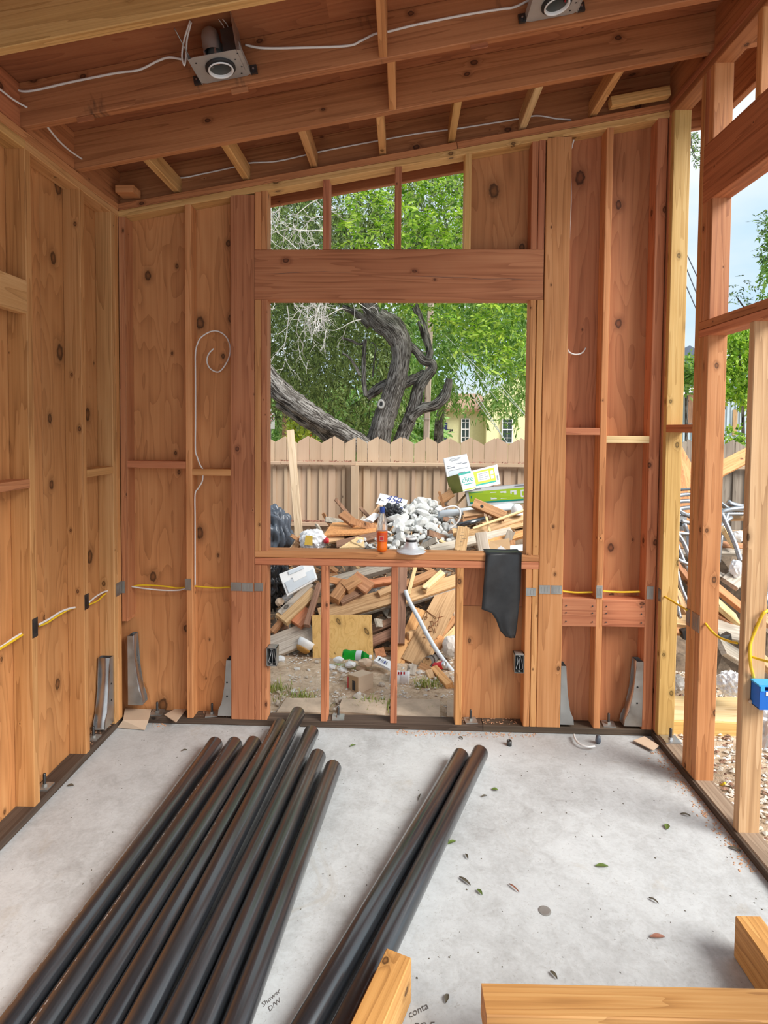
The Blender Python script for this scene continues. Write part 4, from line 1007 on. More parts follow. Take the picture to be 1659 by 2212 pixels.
for i, (x, y, s) in enumerate(((775, 1296, .042), (790, 1288, .05), (806, 1276, .062), (783, 1304, .03), (760, 1302, .022))):
    tag(place(RUB[i], 'rubble_chunk', pile(x, y, .05), s), ['pale chunk at the lower left of three on the long board', 'middle pale chunk on the long board behind the plywood', 'largest pale chunk on the long board behind the plywood', 'tiny chunk just below the middle pale one on the board', 'tiny chunk at the left end of the row on the long board'][i], 'rubble')

# ---- planks, sheets and sticks of the heap: (x,y,Y) pixel ends with depth
def plank(x0, y0, Y0, x1, y1, Y1, w, t, mat, label, cat='lumber', side=(0, -.5, 1), name='scrap_plank', group=None):
    a, b = at(x0, y0, 'Y', Y0), at(x1, y1, 'Y', Y1)
    if side == (0, -.5, 1): side = Vector((0, -.62, .78)).cross(b - a)
    return solo_beam(name, a, b, w, t, mat, label, cat, side, group)
def pplank(x0, y0, x1, y1, lift, w, t, mat, label, side=(0, -.5, 1), name='scrap_plank', cat='lumber', out=0.0):
    a, b = pile(x0, y0, lift), pile(x1, y1, lift); side = Vector(SLOPE_N).cross(b - a)
    return solo_beam(name, a, b, w, t, mat, label, cat, side)
# above the sill, left to right
slab('plywood_scrap', [at(698, 1160, 'Y', 2.05), at(812, 1154, 'Y', 2.05), at(815, 1127, 'Y', 2.55), at(718, 1133, 'Y', 2.55)], .018, 'ply_yellow' if False else 'fir_orange', 'orange plywood sheet lying flat on the heap left of the bottle', 'plywood')
plank(738, 1110, 2.4, 768, 1133, 2.3, .09, .038, 'scrap_brown', 'short brown board tipped up on the orange plywood sheet')
plank(728, 1178, 2.0, 815, 1158, 2.0, .085, .04, 'old_brown', 'dark brown board under the orange plywood sheet')
plank(706, 1168, 2.05, 742, 1160, 2.1, .07, .03, 'scrap_tan', 'tan board end beside the white plastic bag')
slab('plywood_scrap', [at(733, 1186, 'Y', 1.75), at(788, 1184, 'Y', 1.75), at(786, 1164, 'Y', 1.95), at(772, 1162, 'Y', 1.95)], .012, 'fir_pale', 'pale yellow plywood wedge behind the sill, left of bottle', 'plywood')
plank(634, 1190, 2.0, 652, 1162, 2.2, .06, .035, 'scrap_brown', 'short brown board beside the leaning stake foot')
plank(803, 1118, 2.5, 822, 1092, 2.55, .05, .02, 'scrap_tan', 'tan board sliver left of the black bag')
for i, (a, b, c, d, w, m) in enumerate(((940, 1108, 990, 1026, .03, 'scrap_tan'), (948, 1110, 1002, 1030, .022, 'weathered'), (930, 1116, 975, 1060, .03, 'scrap_tan'), (962, 1118, 1012, 1062, .018, 'fir_pale'), (926, 1122, 968, 1092, .035, 'scrap_brown'))):
    plank(a, b, 2.7, c, d, 2.85, w, .014, m, ['outermost tan lath leaning beside the upper lime box', 'gray lath leaning against the upper lime box', 'tan lath low in the bundle beside the lime boxes', 'pale lath crossing in front of the olive box end', 'broken brown lath at the foot of the lath bundle'][i])
plank(950, 1082, 2.7, 978, 1064, 2.7, .10, .02, 'scrap_brown', 'torn brown board between the laths and the olive box end')
plank(1022, 1086, 2.2, 1092, 1116, 2.15, .115, .03, 'scrap_brown', 'reddish board with a round hole tipped below the lime boxes')
ph = at(1041, 1094, 'Y', 2.1); mbh = MB(); mbh.lathe([(.0001, 0), (.016, 0)], 14, frame_m(ph, (1, 0, 0), (0, .5, 1))); build('bored_hole', mbh, M['void'], bpy.data.objects[[o.name for o in COL.objects if o.name.startswith('scrap_plank')][-1]])
plank(1002, 1114, 2.2, 1044, 1108, 2.2, .075, .06, 'scrap_tan', 'orange block end below the reddish board with the hole')
plank(1000, 1128, 2.15, 1032, 1124, 2.15, .05, .05, 'scrap_brown', 'brown block under the orange block end')
plank(1040, 1142, 2.1, 1136, 1110, 2.25, .13, .03, 'scrap_tan', 'tan plank slanting up to the right window jamb', 'lumber')
plank(985, 1160, 2.0, 1136, 1128, 2.2, .09, .03, 'scrap_tan', 'second tan plank, lower and longer, at the right window jamb')
plank(930, 1190, 1.75, 1105, 1148, 1.95, .085, .04, 'weathered', 'gray weathered plank slanting behind the yellow written stick')
plank(1050, 1176, 1.8, 1136, 1152, 1.9, .07, .035, 'fir_orange', 'orange plank above the cardboard at the right jamb')
plank(978, 1150, 2.0, 1010, 1145, 2.0, .06, .05, 'scrap_tan', 'short tan block left of the yellow written stick')
ys_ = plank(994, 1188, 1.6, 1001, 1138, 1.62, .098, .038, 'fir_pale', 'yellow board end with pencil marks standing behind the sill', side=(1, 0, 0))
for k in range(5):
    q = at(990 + random.uniform(0, 8), 1150 + k * 7, 'Y', 1.575); mbq = MB(); mbq.box(q.x, q.x + random.uniform(.02, .04), q.y, q.y + .001, q.z, q.z + .003); build('pencil_mark', mbq, M['pencil'], ys_)
plank(1046, 1192, 1.55, 1038, 1150, 1.6, .095, .035, 'weathered', 'gray splintered board end right of the yellow one', side=(1, 0, 0))
plank(950, 1168, 1.9, 990, 1187, 1.75, .03, .02, 'fir_pale', 'thin pale stick pointing at the yellow board end')
plank(1050, 1116, 2.05, 1058, 1148, 2.0, .022, .012, 'fir_pale', 'thin upright sliver crossing the pale rod')
plank(1022, 1142, 1.95, 1134, 1102, 2.05, .024, .02, 'fir_pale', 'long pale rod slanting over the tan planks')
# tubes
def rod(x0, y0, Y0, x1, y1, Y1, r, mat, label, cat='pipe', name='pipe_offcut', n=20, hollow=True):
    a, b = at(x0, y0, 'Y', Y0), at(x1, y1, 'Y', Y1); d = (b - a).normalized(); L = (b - a).length; x = d.orthogonal().normalized(); y = d.cross(x)
    Wm = Matrix(((x.x, y.x, d.x, a.x), (x.y, y.y, d.y, a.y), (x.z, y.z, d.z, a.z), (0, 0, 0, 1)))
    mbx = MB(); prof = [(r * .88, L), (r, L), (r, 0), (r * .88, 0), (r * .86, L)] if hollow else [(.0001, L), (r, L), (r, 0), (.0001, 0)]
    mbx.lathe(prof, n, Wm); return tag(build(name, mbx, M[mat], None, True), label, cat)
rod(948, 1110, 2.3, 1108, 1094, 2.5, .034, 'pvc_gray', 'thick pale gray tube lying below the lime boxes')
rod(990, 1136, 2.0, 1047, 1121, 2.1, .026, 'abs', 'short black pipe above the yellow board end')
cable([at(x, y, 'Y', 2.1) for x, y in ((948, 1104), (965, 1096), (984, 1094), (994, 1104), (993, 1120), (984, 1134), (972, 1142))], .008, 'cable_white', 'white looped tube over the pale gray pipe', cat='hose')
mb = MB(); pc = at(1117, 1100, 'Y', 2.2); mb.lathe([(.0001, .05), (.03, .045), (.05, .02), (.055, -.01), (.055, -.05)], 20, Matrix.Translation(pc)); tag(build('tube_end_piece', mb, M['white'], None, True), 'white rounded plastic cap near the right window jamb', 'cap')
# below the sill
pplank(588, 1366, 642, 1302, .06, .05, .035, 'scrap_brown', 'thin brown stick at the far left below the sill')
pplank(608, 1340, 676, 1276, .10, .13, .055, 'scrap_tan', 'thick splintered beam slanting below the white lid')
pplank(604, 1326, 672, 1262, .13, .05, .03, 'weathered', 'gray stick directly under the white lid')
pplank(662, 1352, 690, 1262, .15, .045, .04, 'old_brown', 'dark stick with a cut round end standing left of the plywood')
pplank(640, 1350, 668, 1318, .08, .11, .04, 'fir_red', 'pinkish block behind the dark stick')
pplank(580, 1402, 676, 1362, .03, .19, .035, 'weathered', 'wide gray weathered plank left of the yellow plywood')
pplank(706, 1262, 846, 1222, .14, .085, .06, 'weathered', 'pale plank just below the sill in the middle bay')
pplank(690, 1332, 850, 1286, .10, .15, .03, 'scrap_tan', 'long board carrying three pale chunks')
pplank(700, 1345, 860, 1300, .05, .06, .035, 'weathered', 'gray edge plank under the long board with chunks')
pplank(735, 1302, 792, 1274, .13, .06, .05, 'old_brown', 'dark charred log behind the three pale chunks')
pplank(722, 1298, 748, 1262, .16, .09, .09, 'scrap_brown', 'brown block standing left of the charred log')
pplank(745, 1272, 775, 1252, .19, .10, .06, 'scrap_brown', 'brown block end tilted behind the standing block')
pplank(712, 1254, 760, 1262, .17, .06, .03, 'fir_orange', 'orange wedge under the pale plank')
pplank(762, 1246, 800, 1272, .19, .12, .03, 'scrap_brown', 'brown board tipping down behind the pale chunks')
pplank(796, 1262, 846, 1254, .17, .06, .05, 'fir_red', 'reddish board at the middle bay right side')
pplank(818, 1284, 850, 1270, .14, .055, .04, 'scrap_tan', 'short tan block right of the largest pale chunk')
pplank(798, 1362, 852, 1342, .03, .07, .03, 'old_brown', 'upper purple-brown board right of the yellow plywood')
pplank(798, 1388, 852, 1366, .04, .08, .03, 'old_brown', 'lower purple-brown board right of the yellow plywood')
vp = [pile(869, 1225, .20), pile(862, 1392, .10)]
solo_beam('scrap_plank', vp[0], vp[1], .085, .04, 'old_brown', 'gray-brown upright board beside the middle cripple stud', 'lumber', (1, 0, 0))
pplank(898, 1222, 882, 1284, .19, .03, .016, 'fir_pale', 'pale yellow lath crossing above the bent white pipe')
pplank(876, 1264, 940, 1238, .16, .07, .04, 'scrap_brown', 'brown board behind the pale lath')
pplank(916, 1274, 956, 1238, .19, .055, .05, 'fir_pale', 'short sawn pale block resting on the long tan board')
pplank(872, 1292, 992, 1252, .12, .11, .03, 'scrap_tan', 'long tan board under the sawn pale block')
pplank(872, 1304, 992, 1268, .07, .05, .04, 'weathered', 'gray edge plank under the long tan board, right bay')
pplank(852, 1446, 908, 1318, .06, .105, .035, 'fir_yellow', 'yellow plank leaning beside the middle cripple stud')
pplank(893, 1436, 976, 1272, .07, .20, .038, 'scrap_tan', 'widest plank leaning across the right bay')
pplank(940, 1372, 996, 1296, .03, .14, .035, 'scrap_brown', 'brown plank behind the widest leaning one')
pplank(955, 1392, 996, 1350, .04, .06, .035, 'fir_pale', 'pale plank edge beside the right cripple stud')
pplank(936, 1404, 956, 1380, .06, .07, .06, 'fir_orange', 'orange block under the bent white pipe')
plank(906, 1440, .95, 936, 1455, .90, .055, .045, 'scrap_brown', 'small brown block on the gravel near the log end')
plank(926, 1452, .86, 934, 1470, .78, .05, .05, 'scrap_tan', 'small tan block end beside the yellow stick on the gravel')
plank(938, 1446, .90, 972, 1484, .62, .055, .05, 'fir_yellow', 'yellow short 2x4 lying on the gravel, right bay')
plank(886, 1462, .82, 892, 1440, .98, .065, .04, 'weathered', 'gray stub behind the white paint bucket')
mb = MB()
for k in range(16):
    p = pile(880 + random.uniform(30, 68), 1330 + random.uniform(0, 50), .10); d = Vector((random.gauss(0, 1), .3, random.gauss(0, .6))).normalized() * random.uniform(.05, .13); w = Vector((0, -.006, .006)); h = Vector((.004, -.004, 0))
    mb.prism([p, p + w, p + w + h, p + h], d)
tag(build('bark_shreds', mb, M['scrap_brown'], None), 'dark shredded bark lying on the widest leaning plank', 'debris', None, 'stuff')
bp = [pile(876, 1276, .22), pile(884, 1298, .20), pile(904, 1335, .19), pile(928, 1380, .18), pile(952, 1418, .17), pile(990, 1466, .14)]
mb = MB(); mb.tube(smooth_path(bp), .017, 16); tag(build('bent_pipe', mb, M['pvc_gray'], None, True), 'pale bent plastic pipe crossing the right bay', 'pipe')
ply = slab('plywood_square', [at(674, 1329, 'Y', 1.22), at(803, 1328, 'Y', 1.22), at(806, 1425, 'Y', 1.08), at(676, 1434, 'Y', 1.06)], -.018, 'ply_yellow', 'yellow plywood square leaning on the heap below the sill', 'plywood')
# log
lg = thing('log_piece', at(925, 1430, 'Y', .98), 'short log with pale cut end under the leaning planks', 'log')
pa, pb_ = at(923, 1430, 'Y', .95), at(945, 1418, 'Y', 1.2)
mb = MB(); mb.tube([pa, pb_], .036, 18); build('bark_body', mb, M['bark'], lg, True)
dd = (pa - pb_).normalized(); mb = MB(); mb.lathe([(.0001, .003), (.033, .003), (.033, 0)], 18, frame_m(pa, dd.orthogonal(), dd.cross(dd.orthogonal()))); build('cut_end', mb, M['scrap_tan'], lg)

# boxes
def carton(name, f, depth, mats, label, cat='box', group=None):
    """f: 4 front corners (tl,tr,br,bl); walls are separate meshes"""
    f = [Vector(p) for p in f]; n = (f[1] - f[0]).cross(f[3] - f[0]).normalized()
    if n.y < 0: n = -n
    b = [p + n * depth for p in f]; c = sum(f + b, Vector()) / 8; t = thing(name, c, label, cat, group); th = .006
    quads = {'front_face': (f[0], f[1], f[2], f[3]), 'top_face': (b[0], b[1], f[1], f[0]), 'left_face': (b[0], f[0], f[3], b[3]), 'right_face': (f[1], b[1], b[2], f[2]), 'back_face': (b[1], b[0], b[3], b[2]), 'bottom_face': (f[3], f[2], b[2], b[3])}
    for k, q in quads.items():
        nn = (q[1] - q[0]).cross(q[3] - q[0]).normalized(); m = sum(q, Vector()) / 4
        if (m - c).dot(nn) > 0: nn = -nn
        mb = MB(); mb.prism(list(q), nn * th); build(k, mb, M[mats.get(k, mats['*'])], t)
    return t, f, n
def decal(f, n, u0, v0, u1, v1, mat, name, parent, lift=.0015):
    """flat print on the front face, u right, v down, 0..1"""
    def P(u, v): return f[0] * (1 - u) * (1 - v) + f[1] * u * (1 - v) + f[2] * u * v + f[3] * (1 - u) * v - n * lift
    mb = MB(); mb.quad(P(u0, v0), P(u1, v0), P(u1, v1), P(u0, v1)); return build(name, mb, M[mat], parent)
def dtext(f, n, u, v, body, size, mat, parent, lift=.002, shear=0):
    P = f[0] * (1 - u) * (1 - v) + f[1] * u * (1 - v) + f[2] * u * v + f[3] * (1 - u) * v - n * lift
    return text('printed_text', body, size, frame_m(P, f[1] - f[0], f[0] - f[3]), M[mat], parent, shear, .0003)
# upper box
t, f, n = carton('lime_box', [at(990, 1024, 'Y', 2.62), at(1074, 1003, 'Y', 2.86), at(1081, 1045, 'Y', 2.83), at(1000, 1062, 'Y', 2.60)], .24, {'*': 'olive', 'front_face': 'paper', 'top_face': 'paper', 'right_face': 'card_light', 'left_face': 'olive'}, 'upper white and lime carton with teal lettering, tilted')
decal(f, n, .36, .10, .90, .78, 'lime', 'lime_panel', t); decal(f, n, .36, .78, .90, .86, 'teal', 'teal_stripe', t, .002)
decal(f, n, .44, .20, .74, .66, 'paper', 'white_panel', t, .0025)
for k in range(4): decal(f, n, .47, .26 + .1 * k, .71 - .05 * (k % 2), .30 + .1 * k, 'ink_gray', 'print_line', t, .003)
decal(f, n, .78, .24, .86, .42, 'paper', 'white_icon', t, .0025); decal(f, n, .78, .48, .86, .64, 'paper', 'white_icon', t, .0025)
decal(f, n, .0, -.02, .30, .10, 'teal', 'teal_corner', t, .002); decal(f, n, .0, .90, .34, .96, 'lime', 'lime_stripe', t, .002)
dtext(f, n, .035, .55, 'elite', .082, 'teal', t); decal(f, n, .06, .62, .29, .67, 'teal', 'teal_rule', t, .002)
decal(f, n, .93, .55, .97, .80, 'ink_gray', 'barcode', t, .002)
# lower long box
t, f, n = carton('lime_box', [at(1003, 1056, 'Y', 2.72), at(1160, 1042, 'Y', 2.42), at(1160, 1086, 'Y', 2.38), at(1010, 1095, 'Y', 2.68)], .26, {'*': 'olive', 'front_face': 'paper', 'top_face': 'paper', 'left_face': 'olive'}, 'lower long white and lime carton reaching behind the right jamb')
decal(f, n, .05, .20, .95, .80, 'lime', 'lime_panel', t); decal(f, n, .05, .76, .95, .84, 'teal', 'teal_stripe', t, .002)
for u in (.36, .50, .64, .78): 
    decal(f, n, u, .30, u + .085, .68, 'paper', 'picture_panel', t, .0025)
    decal(f, n, u + .02, .38, u + .05, .60, 'lime', 'picture_mark', t, .003)
decal(f, n, .06, .24, .26, .27, 'teal', 'print_line', t, .0025); decal(f, n, .075, .42, .09, .56, 'teal', 'recycling_mark', t, .0025)
decal(f, n, .70, .07, .90, .12, 'ink_gray', 'print_line', t, .002); decal(f, n, .10, .05, .24, .09, 'ink_gray', 'print_line', t, .002)
# back white box with print
t, f, n = carton('printed_box', [at(958, 990, 'Y', 3.0), at(1008, 980, 'Y', 3.0), at(1020, 1024, 'Y', 2.95), at(967, 1036, 'Y', 2.95)], .10, {'*': 'paper'}, 'white printed carton flap standing on top of the heap')
for (u0, v0, u1, v1) in ((.25, .10, .72, .12), (.22, .155, .66, .175), (.30, .20, .60, .22), (.08, .40, .26, .43), (.08, .48, .40, .52), (.45, .36, .70, .39), (.72, .40, .92, .44), (.12, .62, .9, .64), (.5, .8, .75, .84)): decal(f, n, u0, v0, u1, v1, 'ink_gray', 'print_line', t, .002)
decal(f, n, .08, .66, .94, .98, 'pvc_gray', 'gray_panel', t, .0015)
# 450 box
t, f, n = carton('marked_box', [at(821, 1065, 'Y', 2.6), at(881, 1080, 'Y', 2.6), at(873, 1106, 'Y', 2.56), at(812, 1088, 'Y', 2.56)], .06, {'*': 'paper'}, 'white carton with handwritten 450 behind the black bag')
dtext(f, n, .26, .52, '450', .10, 'ink_blue', t, shear=.35); dtext(f, n, .60, .36, 'R.Adams', .035, 'ink', t) if False else decal(f, n, .60, .26, .84, .36, 'ink', 'print_line', t, .002)
decal(f, n, .05, .46, .10, .66, 'ink', 'printed_square', t, .002); decal(f, n, .13, .56, .22, .62, 'ink_gray', 'print_line', t, .002)
decal(f, n, .62, .52, .86, .58, 'ink_gray', 'print_line', t, .002); decal(f, n, .70, .70, .92, .86, 'ink_blue', 'scribble', t, .002)
# small cardboard box on the ground
fl = [at(751, 1456, 'Y', .62), at(774, 1461, 'Y', .50), at(774, 1497, 'Y', .50), at(752, 1490, 'Y', .62)]
t = thing('cardboard_box', sum(fl, Vector()) / 4, 'small brown cardboard box on the dirt below the sill', 'box')
A, B, Cc = at(751, 1456, 'Y', .60), at(774, 1463, 'Y', .50), at(806, 1453, 'Y', .60)
gz = Vector((0, 0, -.115)); Dd = A + (Cc - B)
for nm, q, m in (('left_face', (A, B, B + gz, A + gz), 'card'), ('right_face', (B, Cc, Cc + gz, B + gz), 'card_light'), ('top_face', (A, B, Cc, Dd), 'card_light'), ('rear_face', (Dd, A, A + gz, Dd + gz), 'card'), ('far_face', (Cc, Dd, Dd + gz, Cc + gz), 'card'), ('bottom_face', (A + gz, B + gz, Cc + gz, Dd + gz), 'card')):
    cen = (A + Cc) / 2 + gz / 2; nn = (q[1] - q[0]).cross(q[2] - q[0]).normalized(); mm = (q[0] + q[2]) / 2
    if (mm - cen).dot(nn) > 0: nn = -nn
    mb = MB(); mb.prism(list(q), nn * .004); build(nm, mb, M[m], t)
nn = (B - A).cross(gz).normalized(); nn = nn if nn.y < 0 else -nn
def PL(u, v): return A + (B - A) * u + gz * v + nn * .0015
mb = MB(); mb.quad(PL(.45, .28), PL(.72, .30), PL(.72, .86), PL(.45, .84)); lb = build('black_label', mb, M['ink'], t)
mb = MB(); mb.quad(PL(.52, .34), PL(.64, .35), PL(.64, .42), PL(.52, .41)); build('label_star', mb, M['card_light'], lb, origin=tuple(PL(.58, .38) + nn * .001))
mb = MB(); mb.quad(PL(.0, .12), PL(.10, .14), PL(.10, .95), PL(.0, .93)); build('red_edge', mb, M['red'], t)
# flat white box with barcode
pts = [at(818, 1421, 'Y', .95), at(846, 1434, 'Y', .88), at(842, 1450, 'Y', .80), at(808, 1432, 'Y', .88)]
o = slab('paper_box', pts, .02, 'paper', 'flat white printed box tipped on the ground by the cripple stud', 'box')
for k, (u, w, mm) in enumerate(((.16, .10, 'ink'), (.34, .03, 'ink_blue'), (.42, .06, 'ink_gray'), (.54, .10, 'ink_blue'), (.70, .05, 'ink'))):
    def Q(u, v): return pts[0] * (1 - u) * (1 - v) + pts[1] * u * (1 - v) + pts[2] * u * v + pts[3] * (1 - u) * v + Vector((0, -.012, .021))
    mb = MB(); mb.quad(Q(u, .25), Q(u + w, .25), Q(u + w, .65), Q(u, .65)); build('print_bar', mb, M[mm], o)
slab('card_square', [at(809, 1404, 'Y', 1.05), at(829, 1400, 'Y', 1.05), at(835, 1418, 'Y', .98), at(813, 1422, 'Y', .98)], .01, 'fir_red', 'reddish square scrap right of the yellow plywood', 'scrap')
slab('cardboard_scrap', [at(1058, 1170, 'Y', 1.7), at(1100, 1163, 'Y', 1.7), at(1104, 1192, 'Y', 1.65), at(1056, 1194, 'Y', 1.65)], .01, 'card', 'brown cardboard panel standing behind the membrane top', 'cardboard')
slab('cardboard_scrap', [at(1101, 1168, 'Y', 1.72), at(1112, 1168, 'Y', 1.72), at(1112, 1182, 'Y', 1.7), at(1101, 1182, 'Y', 1.7)], .03, 'scrap_brown', 'small brown block end right of the cardboard panel', 'cardboard')
slab('paper_scrap', [at(1070, 1189, 'Y', 1.5), at(1082, 1179, 'Y', 1.5), at(1096, 1189, 'Y', 1.5)], .008, 'paper', 'white triangular paper scrap behind the membrane', 'paper')
slab('paper_scrap', [at(1102, 1180, 'Y', 1.55), at(1130, 1177, 'Y', 1.55), at(1130, 1191, 'Y', 1.5), at(1102, 1189, 'Y', 1.5)], .008, 'paper', 'white printed scrap in the right window corner', 'paper')
slab('cardboard_scrap', [at(808, 1108, 'Y', 2.45), at(822, 1112, 'Y', 2.45), at(806, 1128, 'Y', 2.4), at(790, 1121, 'Y', 2.4)], .01, 'paper', 'small white carton piece left of the bottle cap', 'box')

# bags and crumpled things
def crumple(name, p, s, mat, label, cat, seed, sub=3, amt=.22, sq=(1, 1, 1), freq=3.0, parent=None):
    bm = bmesh.new(); bmesh.ops.create_icosphere(bm, subdivisions=sub, radius=1.0); r = random.Random(seed)
    ks = [(Vector((r.gauss(0, freq), r.gauss(0, freq), r.gauss(0, freq))), r.uniform(0, 6.28)) for _ in range(10)]
    for v in bm.verts:
        q = v.co.copy(); d = sum(abs(math.sin(k.dot(q) + ph)) for k, ph in ks) / 10 - .6
        v.co = q * (1 + d * amt * 4)
        v.co = Vector((v.co.x * sq[0], v.co.y * sq[1], v.co.z * sq[2])) * s
    me = bpy.data.meshes.new(name); bm.to_mesh(me); bm.free(); me.materials.append(M[mat]); me.polygons.foreach_set('use_smooth', [sub > 4] * len(me.polygons))
    o = link(bpy.data.objects.new(name, me), Matrix.Translation(Vector(p)), parent)
    return tag(o, label, cat) if label else o
crumple('garbage_bag', at(592, 1150, 'Y', 2.3), .20, 'bag_gray', 'slate gray garbage bag at the left window jamb', 'bag', 1, 5, .34, (.75, .7, 1.05), 5.5)
crumple('garbage_bag', at(590, 1258, 'Y', 1.55), .16, 'bag_black', 'black garbage bag under the sill at the left', 'bag', 2, 5, .34, (.8, .7, 1.3), 5.5)
crumple('garbage_bag', at(846, 1111, 'Y', 2.42), .105, 'bag_black', 'black plastic bag behind the soda bottle neck', 'bag', 3, 5, .36, (1.0, .8, .85), 5.5)
wbag = crumple('shopping_bag', at(676, 1168, 'Y', 2.05), .10, 'white_bag', 'white plastic shopping bag with a yellow print', 'bag', 4, 4, .22, (1.2, .8, 1.0), 5)
pw = at(668, 1168, 'Y', 1.955); mb = MB(); mb.quad(pw + Vector((-.045, 0, -.04)), pw + Vector((.03, -.005, -.045)), pw + Vector((.03, .0, .045)), pw + Vector((-.035, .005, .05))); build('yellow_print', mb, M['yellow_print'], wbag)
crumple('red_wrapper', at(705, 1168, 'Y', 2.0), .028, 'red', 'crumpled red wrapper beside the white shopping bag', 'wrapper', 5, 2)
crumple('foam_scrap', at(756, 1122, 'Y', 2.5), .045, 'white', 'white foam scrap behind the tipped brown board', 'foam', 6, 2, .2, (1.1, .8, .6))
crumple('foam_scrap', at(792, 1128, 'Y', 2.45), .05, 'paper', 'white crumpled paper left of the bottle on the plywood', 'paper', 7, 2, .22, (1.3, .8, .7))
crumple('shredded_mat', at(800, 1140, 'Y', 2.3), .05, 'scrap_tan', 'tan shredded matting on the orange plywood sheet', 'debris', 8, 3, .3, (1.5, .8, .6), 6)
crumple('paper_wad', at(826, 1100, 'Y', 2.5), .045, 'card_light', 'tan crumpled paper left of the black bag', 'paper', 9, 2)
crumple('foam_scrap', at(622, 1292, 'Y', 1.5), .045, 'white_bag', 'white crumpled plastic under the white lid', 'plastic', 10, 3, .25, (1.1, .8, .8))
crumple('paper_wad', at(604, 1300, 'Y', 1.4), .035, 'card_light', 'tan crumpled paper low at the left bay', 'paper', 11, 2)
crumple('rag', at(974, 1396, 'Y', 1.1), .085, 'rock_white', 'pale crumpled cloth beside the right cripple stud', 'cloth', 12, 3, .15, (.8, .6, 1.0), 3)
for i, (x, y, s, l) in enumerate(((731, 1425, .03, 'round white paper wad left of the green bottle'), (757, 1436, .035, 'white paper wad below the green bottle'), (716, 1440, .028, 'small white wad in front of the plywood'), (790, 1432, .045, 'cream crumpled paper right of the green bottle'), (740, 1448, .028, 'white wad behind the small cardboard box'), (604, 1424, .032, 'white plastic scrap near the left outlet box'), (780, 1444, .03, 'tan folded paper above the small cardboard box'))):
    crumple('paper_wad', at(x, y, 'Y', .9), s, 'paper' if i not in (3, 6) else 'card_light', l, 'paper', 20 + i, 2, .25, (1.2, .8, .7))
# white lid
pts = [at(603, 1240, 'Y', 1.45), at(674, 1212, 'Y', 1.6), at(686, 1250, 'Y', 1.5), at(621, 1287, 'Y', 1.35)]
ld = slab('molded_cover', pts, -.02, 'white', 'white molded plastic lid on the heap below the sill, left bay', 'lid')
def QL(u, v, k): return pts[0] * (1 - u) * (1 - v) + pts[1] * u * (1 - v) + pts[2] * u * v + pts[3] * (1 - u) * v + (pts[1] - pts[0]).cross(pts[3] - pts[0]).normalized() * k
sgn = -1 if QL(.5, .5, .01).y > QL(.5, .5, 0).y else 1
for (u0, v0, u1, v1, mm) in ((.06, .45, .94, .94, 'pvc_gray'), (.30, .38, .70, .62, 'white'), (.25, .06, .70, .22, 'pvc_gray')):
    mb = MB(); mb.prism([QL(u0, v0, 0), QL(u1, v0, 0), QL(u1, v1, 0), QL(u0, v1, 0)], (QL(0, 0, sgn * .012) - QL(0, 0, 0)) * (1.3 if mm == 'white' else 1)); build('molded_panel', mb, M[mm], ld)
# bucket, bowl, bottle, can
p = at(660, 1392, 'Y', 1.14); bw = thing('broken_bowl', p, 'broken white bowl with an orange underside by the plywood', 'bowl')
Rm = Matrix.Translation(p) @ Matrix.Rotation(.5, 4, 'Y') @ Matrix.Rotation(-.5, 4, 'X')
mb = MB(); mb.lathe([(.02, -.055), (.045, -.045), (.066, .0), (.069, .03), (.064, .03), (.060, .0), (.04, -.038), (.0001, -.042)], 24, Rm); build('white_shell', mb, M['white'], bw, True)
mb = MB(); mb.lathe([(.0001, -.066), (.038, -.062), (.056, -.042), (.060, -.030), (.050, -.03)], 24, Rm); build('orange_base', mb, M['orange_plastic'], bw, True)
p = at(770, 1416, 'Y', .95); gb = thing('green_bottle', p, 'crushed green plastic bottle lying against the plywood', 'bottle')
Rm = Matrix.Translation(p) @ Matrix.Rotation(math.pi / 2, 4, 'Y') @ Matrix.Rotation(.2, 4, 'X')
prof = [(.0001, -.10), (.034, -.10), (.038, -.08), (.03, -.05), (.038, -.02), (.034, .0), (.037, .03), (.036, .05), (.024, .075), (.013, .095), (.013, .11), (.0001, .11)]
mb = MB(); mb.lathe(prof, 18, Rm); build('bottle_body', mb, M['bottle_green'], gb, True)
mb = MB(); mb.lathe([(.0375, .0), (.039, .03), (.038, .045)], 18, Rm); build('wrap_label', mb, M['pvc_gray'], gb, True)
mb = MB(); mb.lathe([(.015, .10), (.015, .118), (.0001, .118)], 14, Rm); build('cap', mb, M['white'], gb, True)
p = at(848, 1464, 'Y', .74); bk = thing('paint_bucket', p, 'white container lying on its side with red printing', 'container')
Rm = Matrix.Translation(p) @ Matrix.Rotation(math.pi / 2 + .08, 4, 'Y')
mb = MB(); mb.lathe([(.0001, -.02), (.050, -.02), (.052, .10), (.056, .104), (.056, .116), (.050, .118), (.046, .108), (.0001, .10)], 26, Rm); build('bucket_body', mb, M['white'], bk, True)
mb = MB(); mb.lathe([(.0526, .0), (.0528, .05)], 26, Rm @ Matrix.Rotation(0, 4, 'Z')); lab = build('label_band', mb, M['paper'], bk, True)
for k in range(3):
    q = at(861 + k * 6, 1453, 'Y', .705); mb = MB(); mb.box(q.x - .006, q.x + .006, q.y - .008, q.y - .006, q.z - .01, q.z + .008); build('red_mark', mb, M['red'], lab)
p = at(950, 1438, 'Y', .92); cn = thing('crushed_can', p, 'crushed red and silver can beside the log end', 'can')
Rm = Matrix.Translation(p) @ Matrix.Rotation(1.2, 4, 'Y') @ Matrix.Rotation(.4, 4, 'X')
mb = MB(); mb.lathe([(.0001, -.05), (.024, -.05), (.028, -.04), (.024, -.01), (.029, .01), (.026, .03)], 14, Rm); build('can_body', mb, M['red'], cn, True)
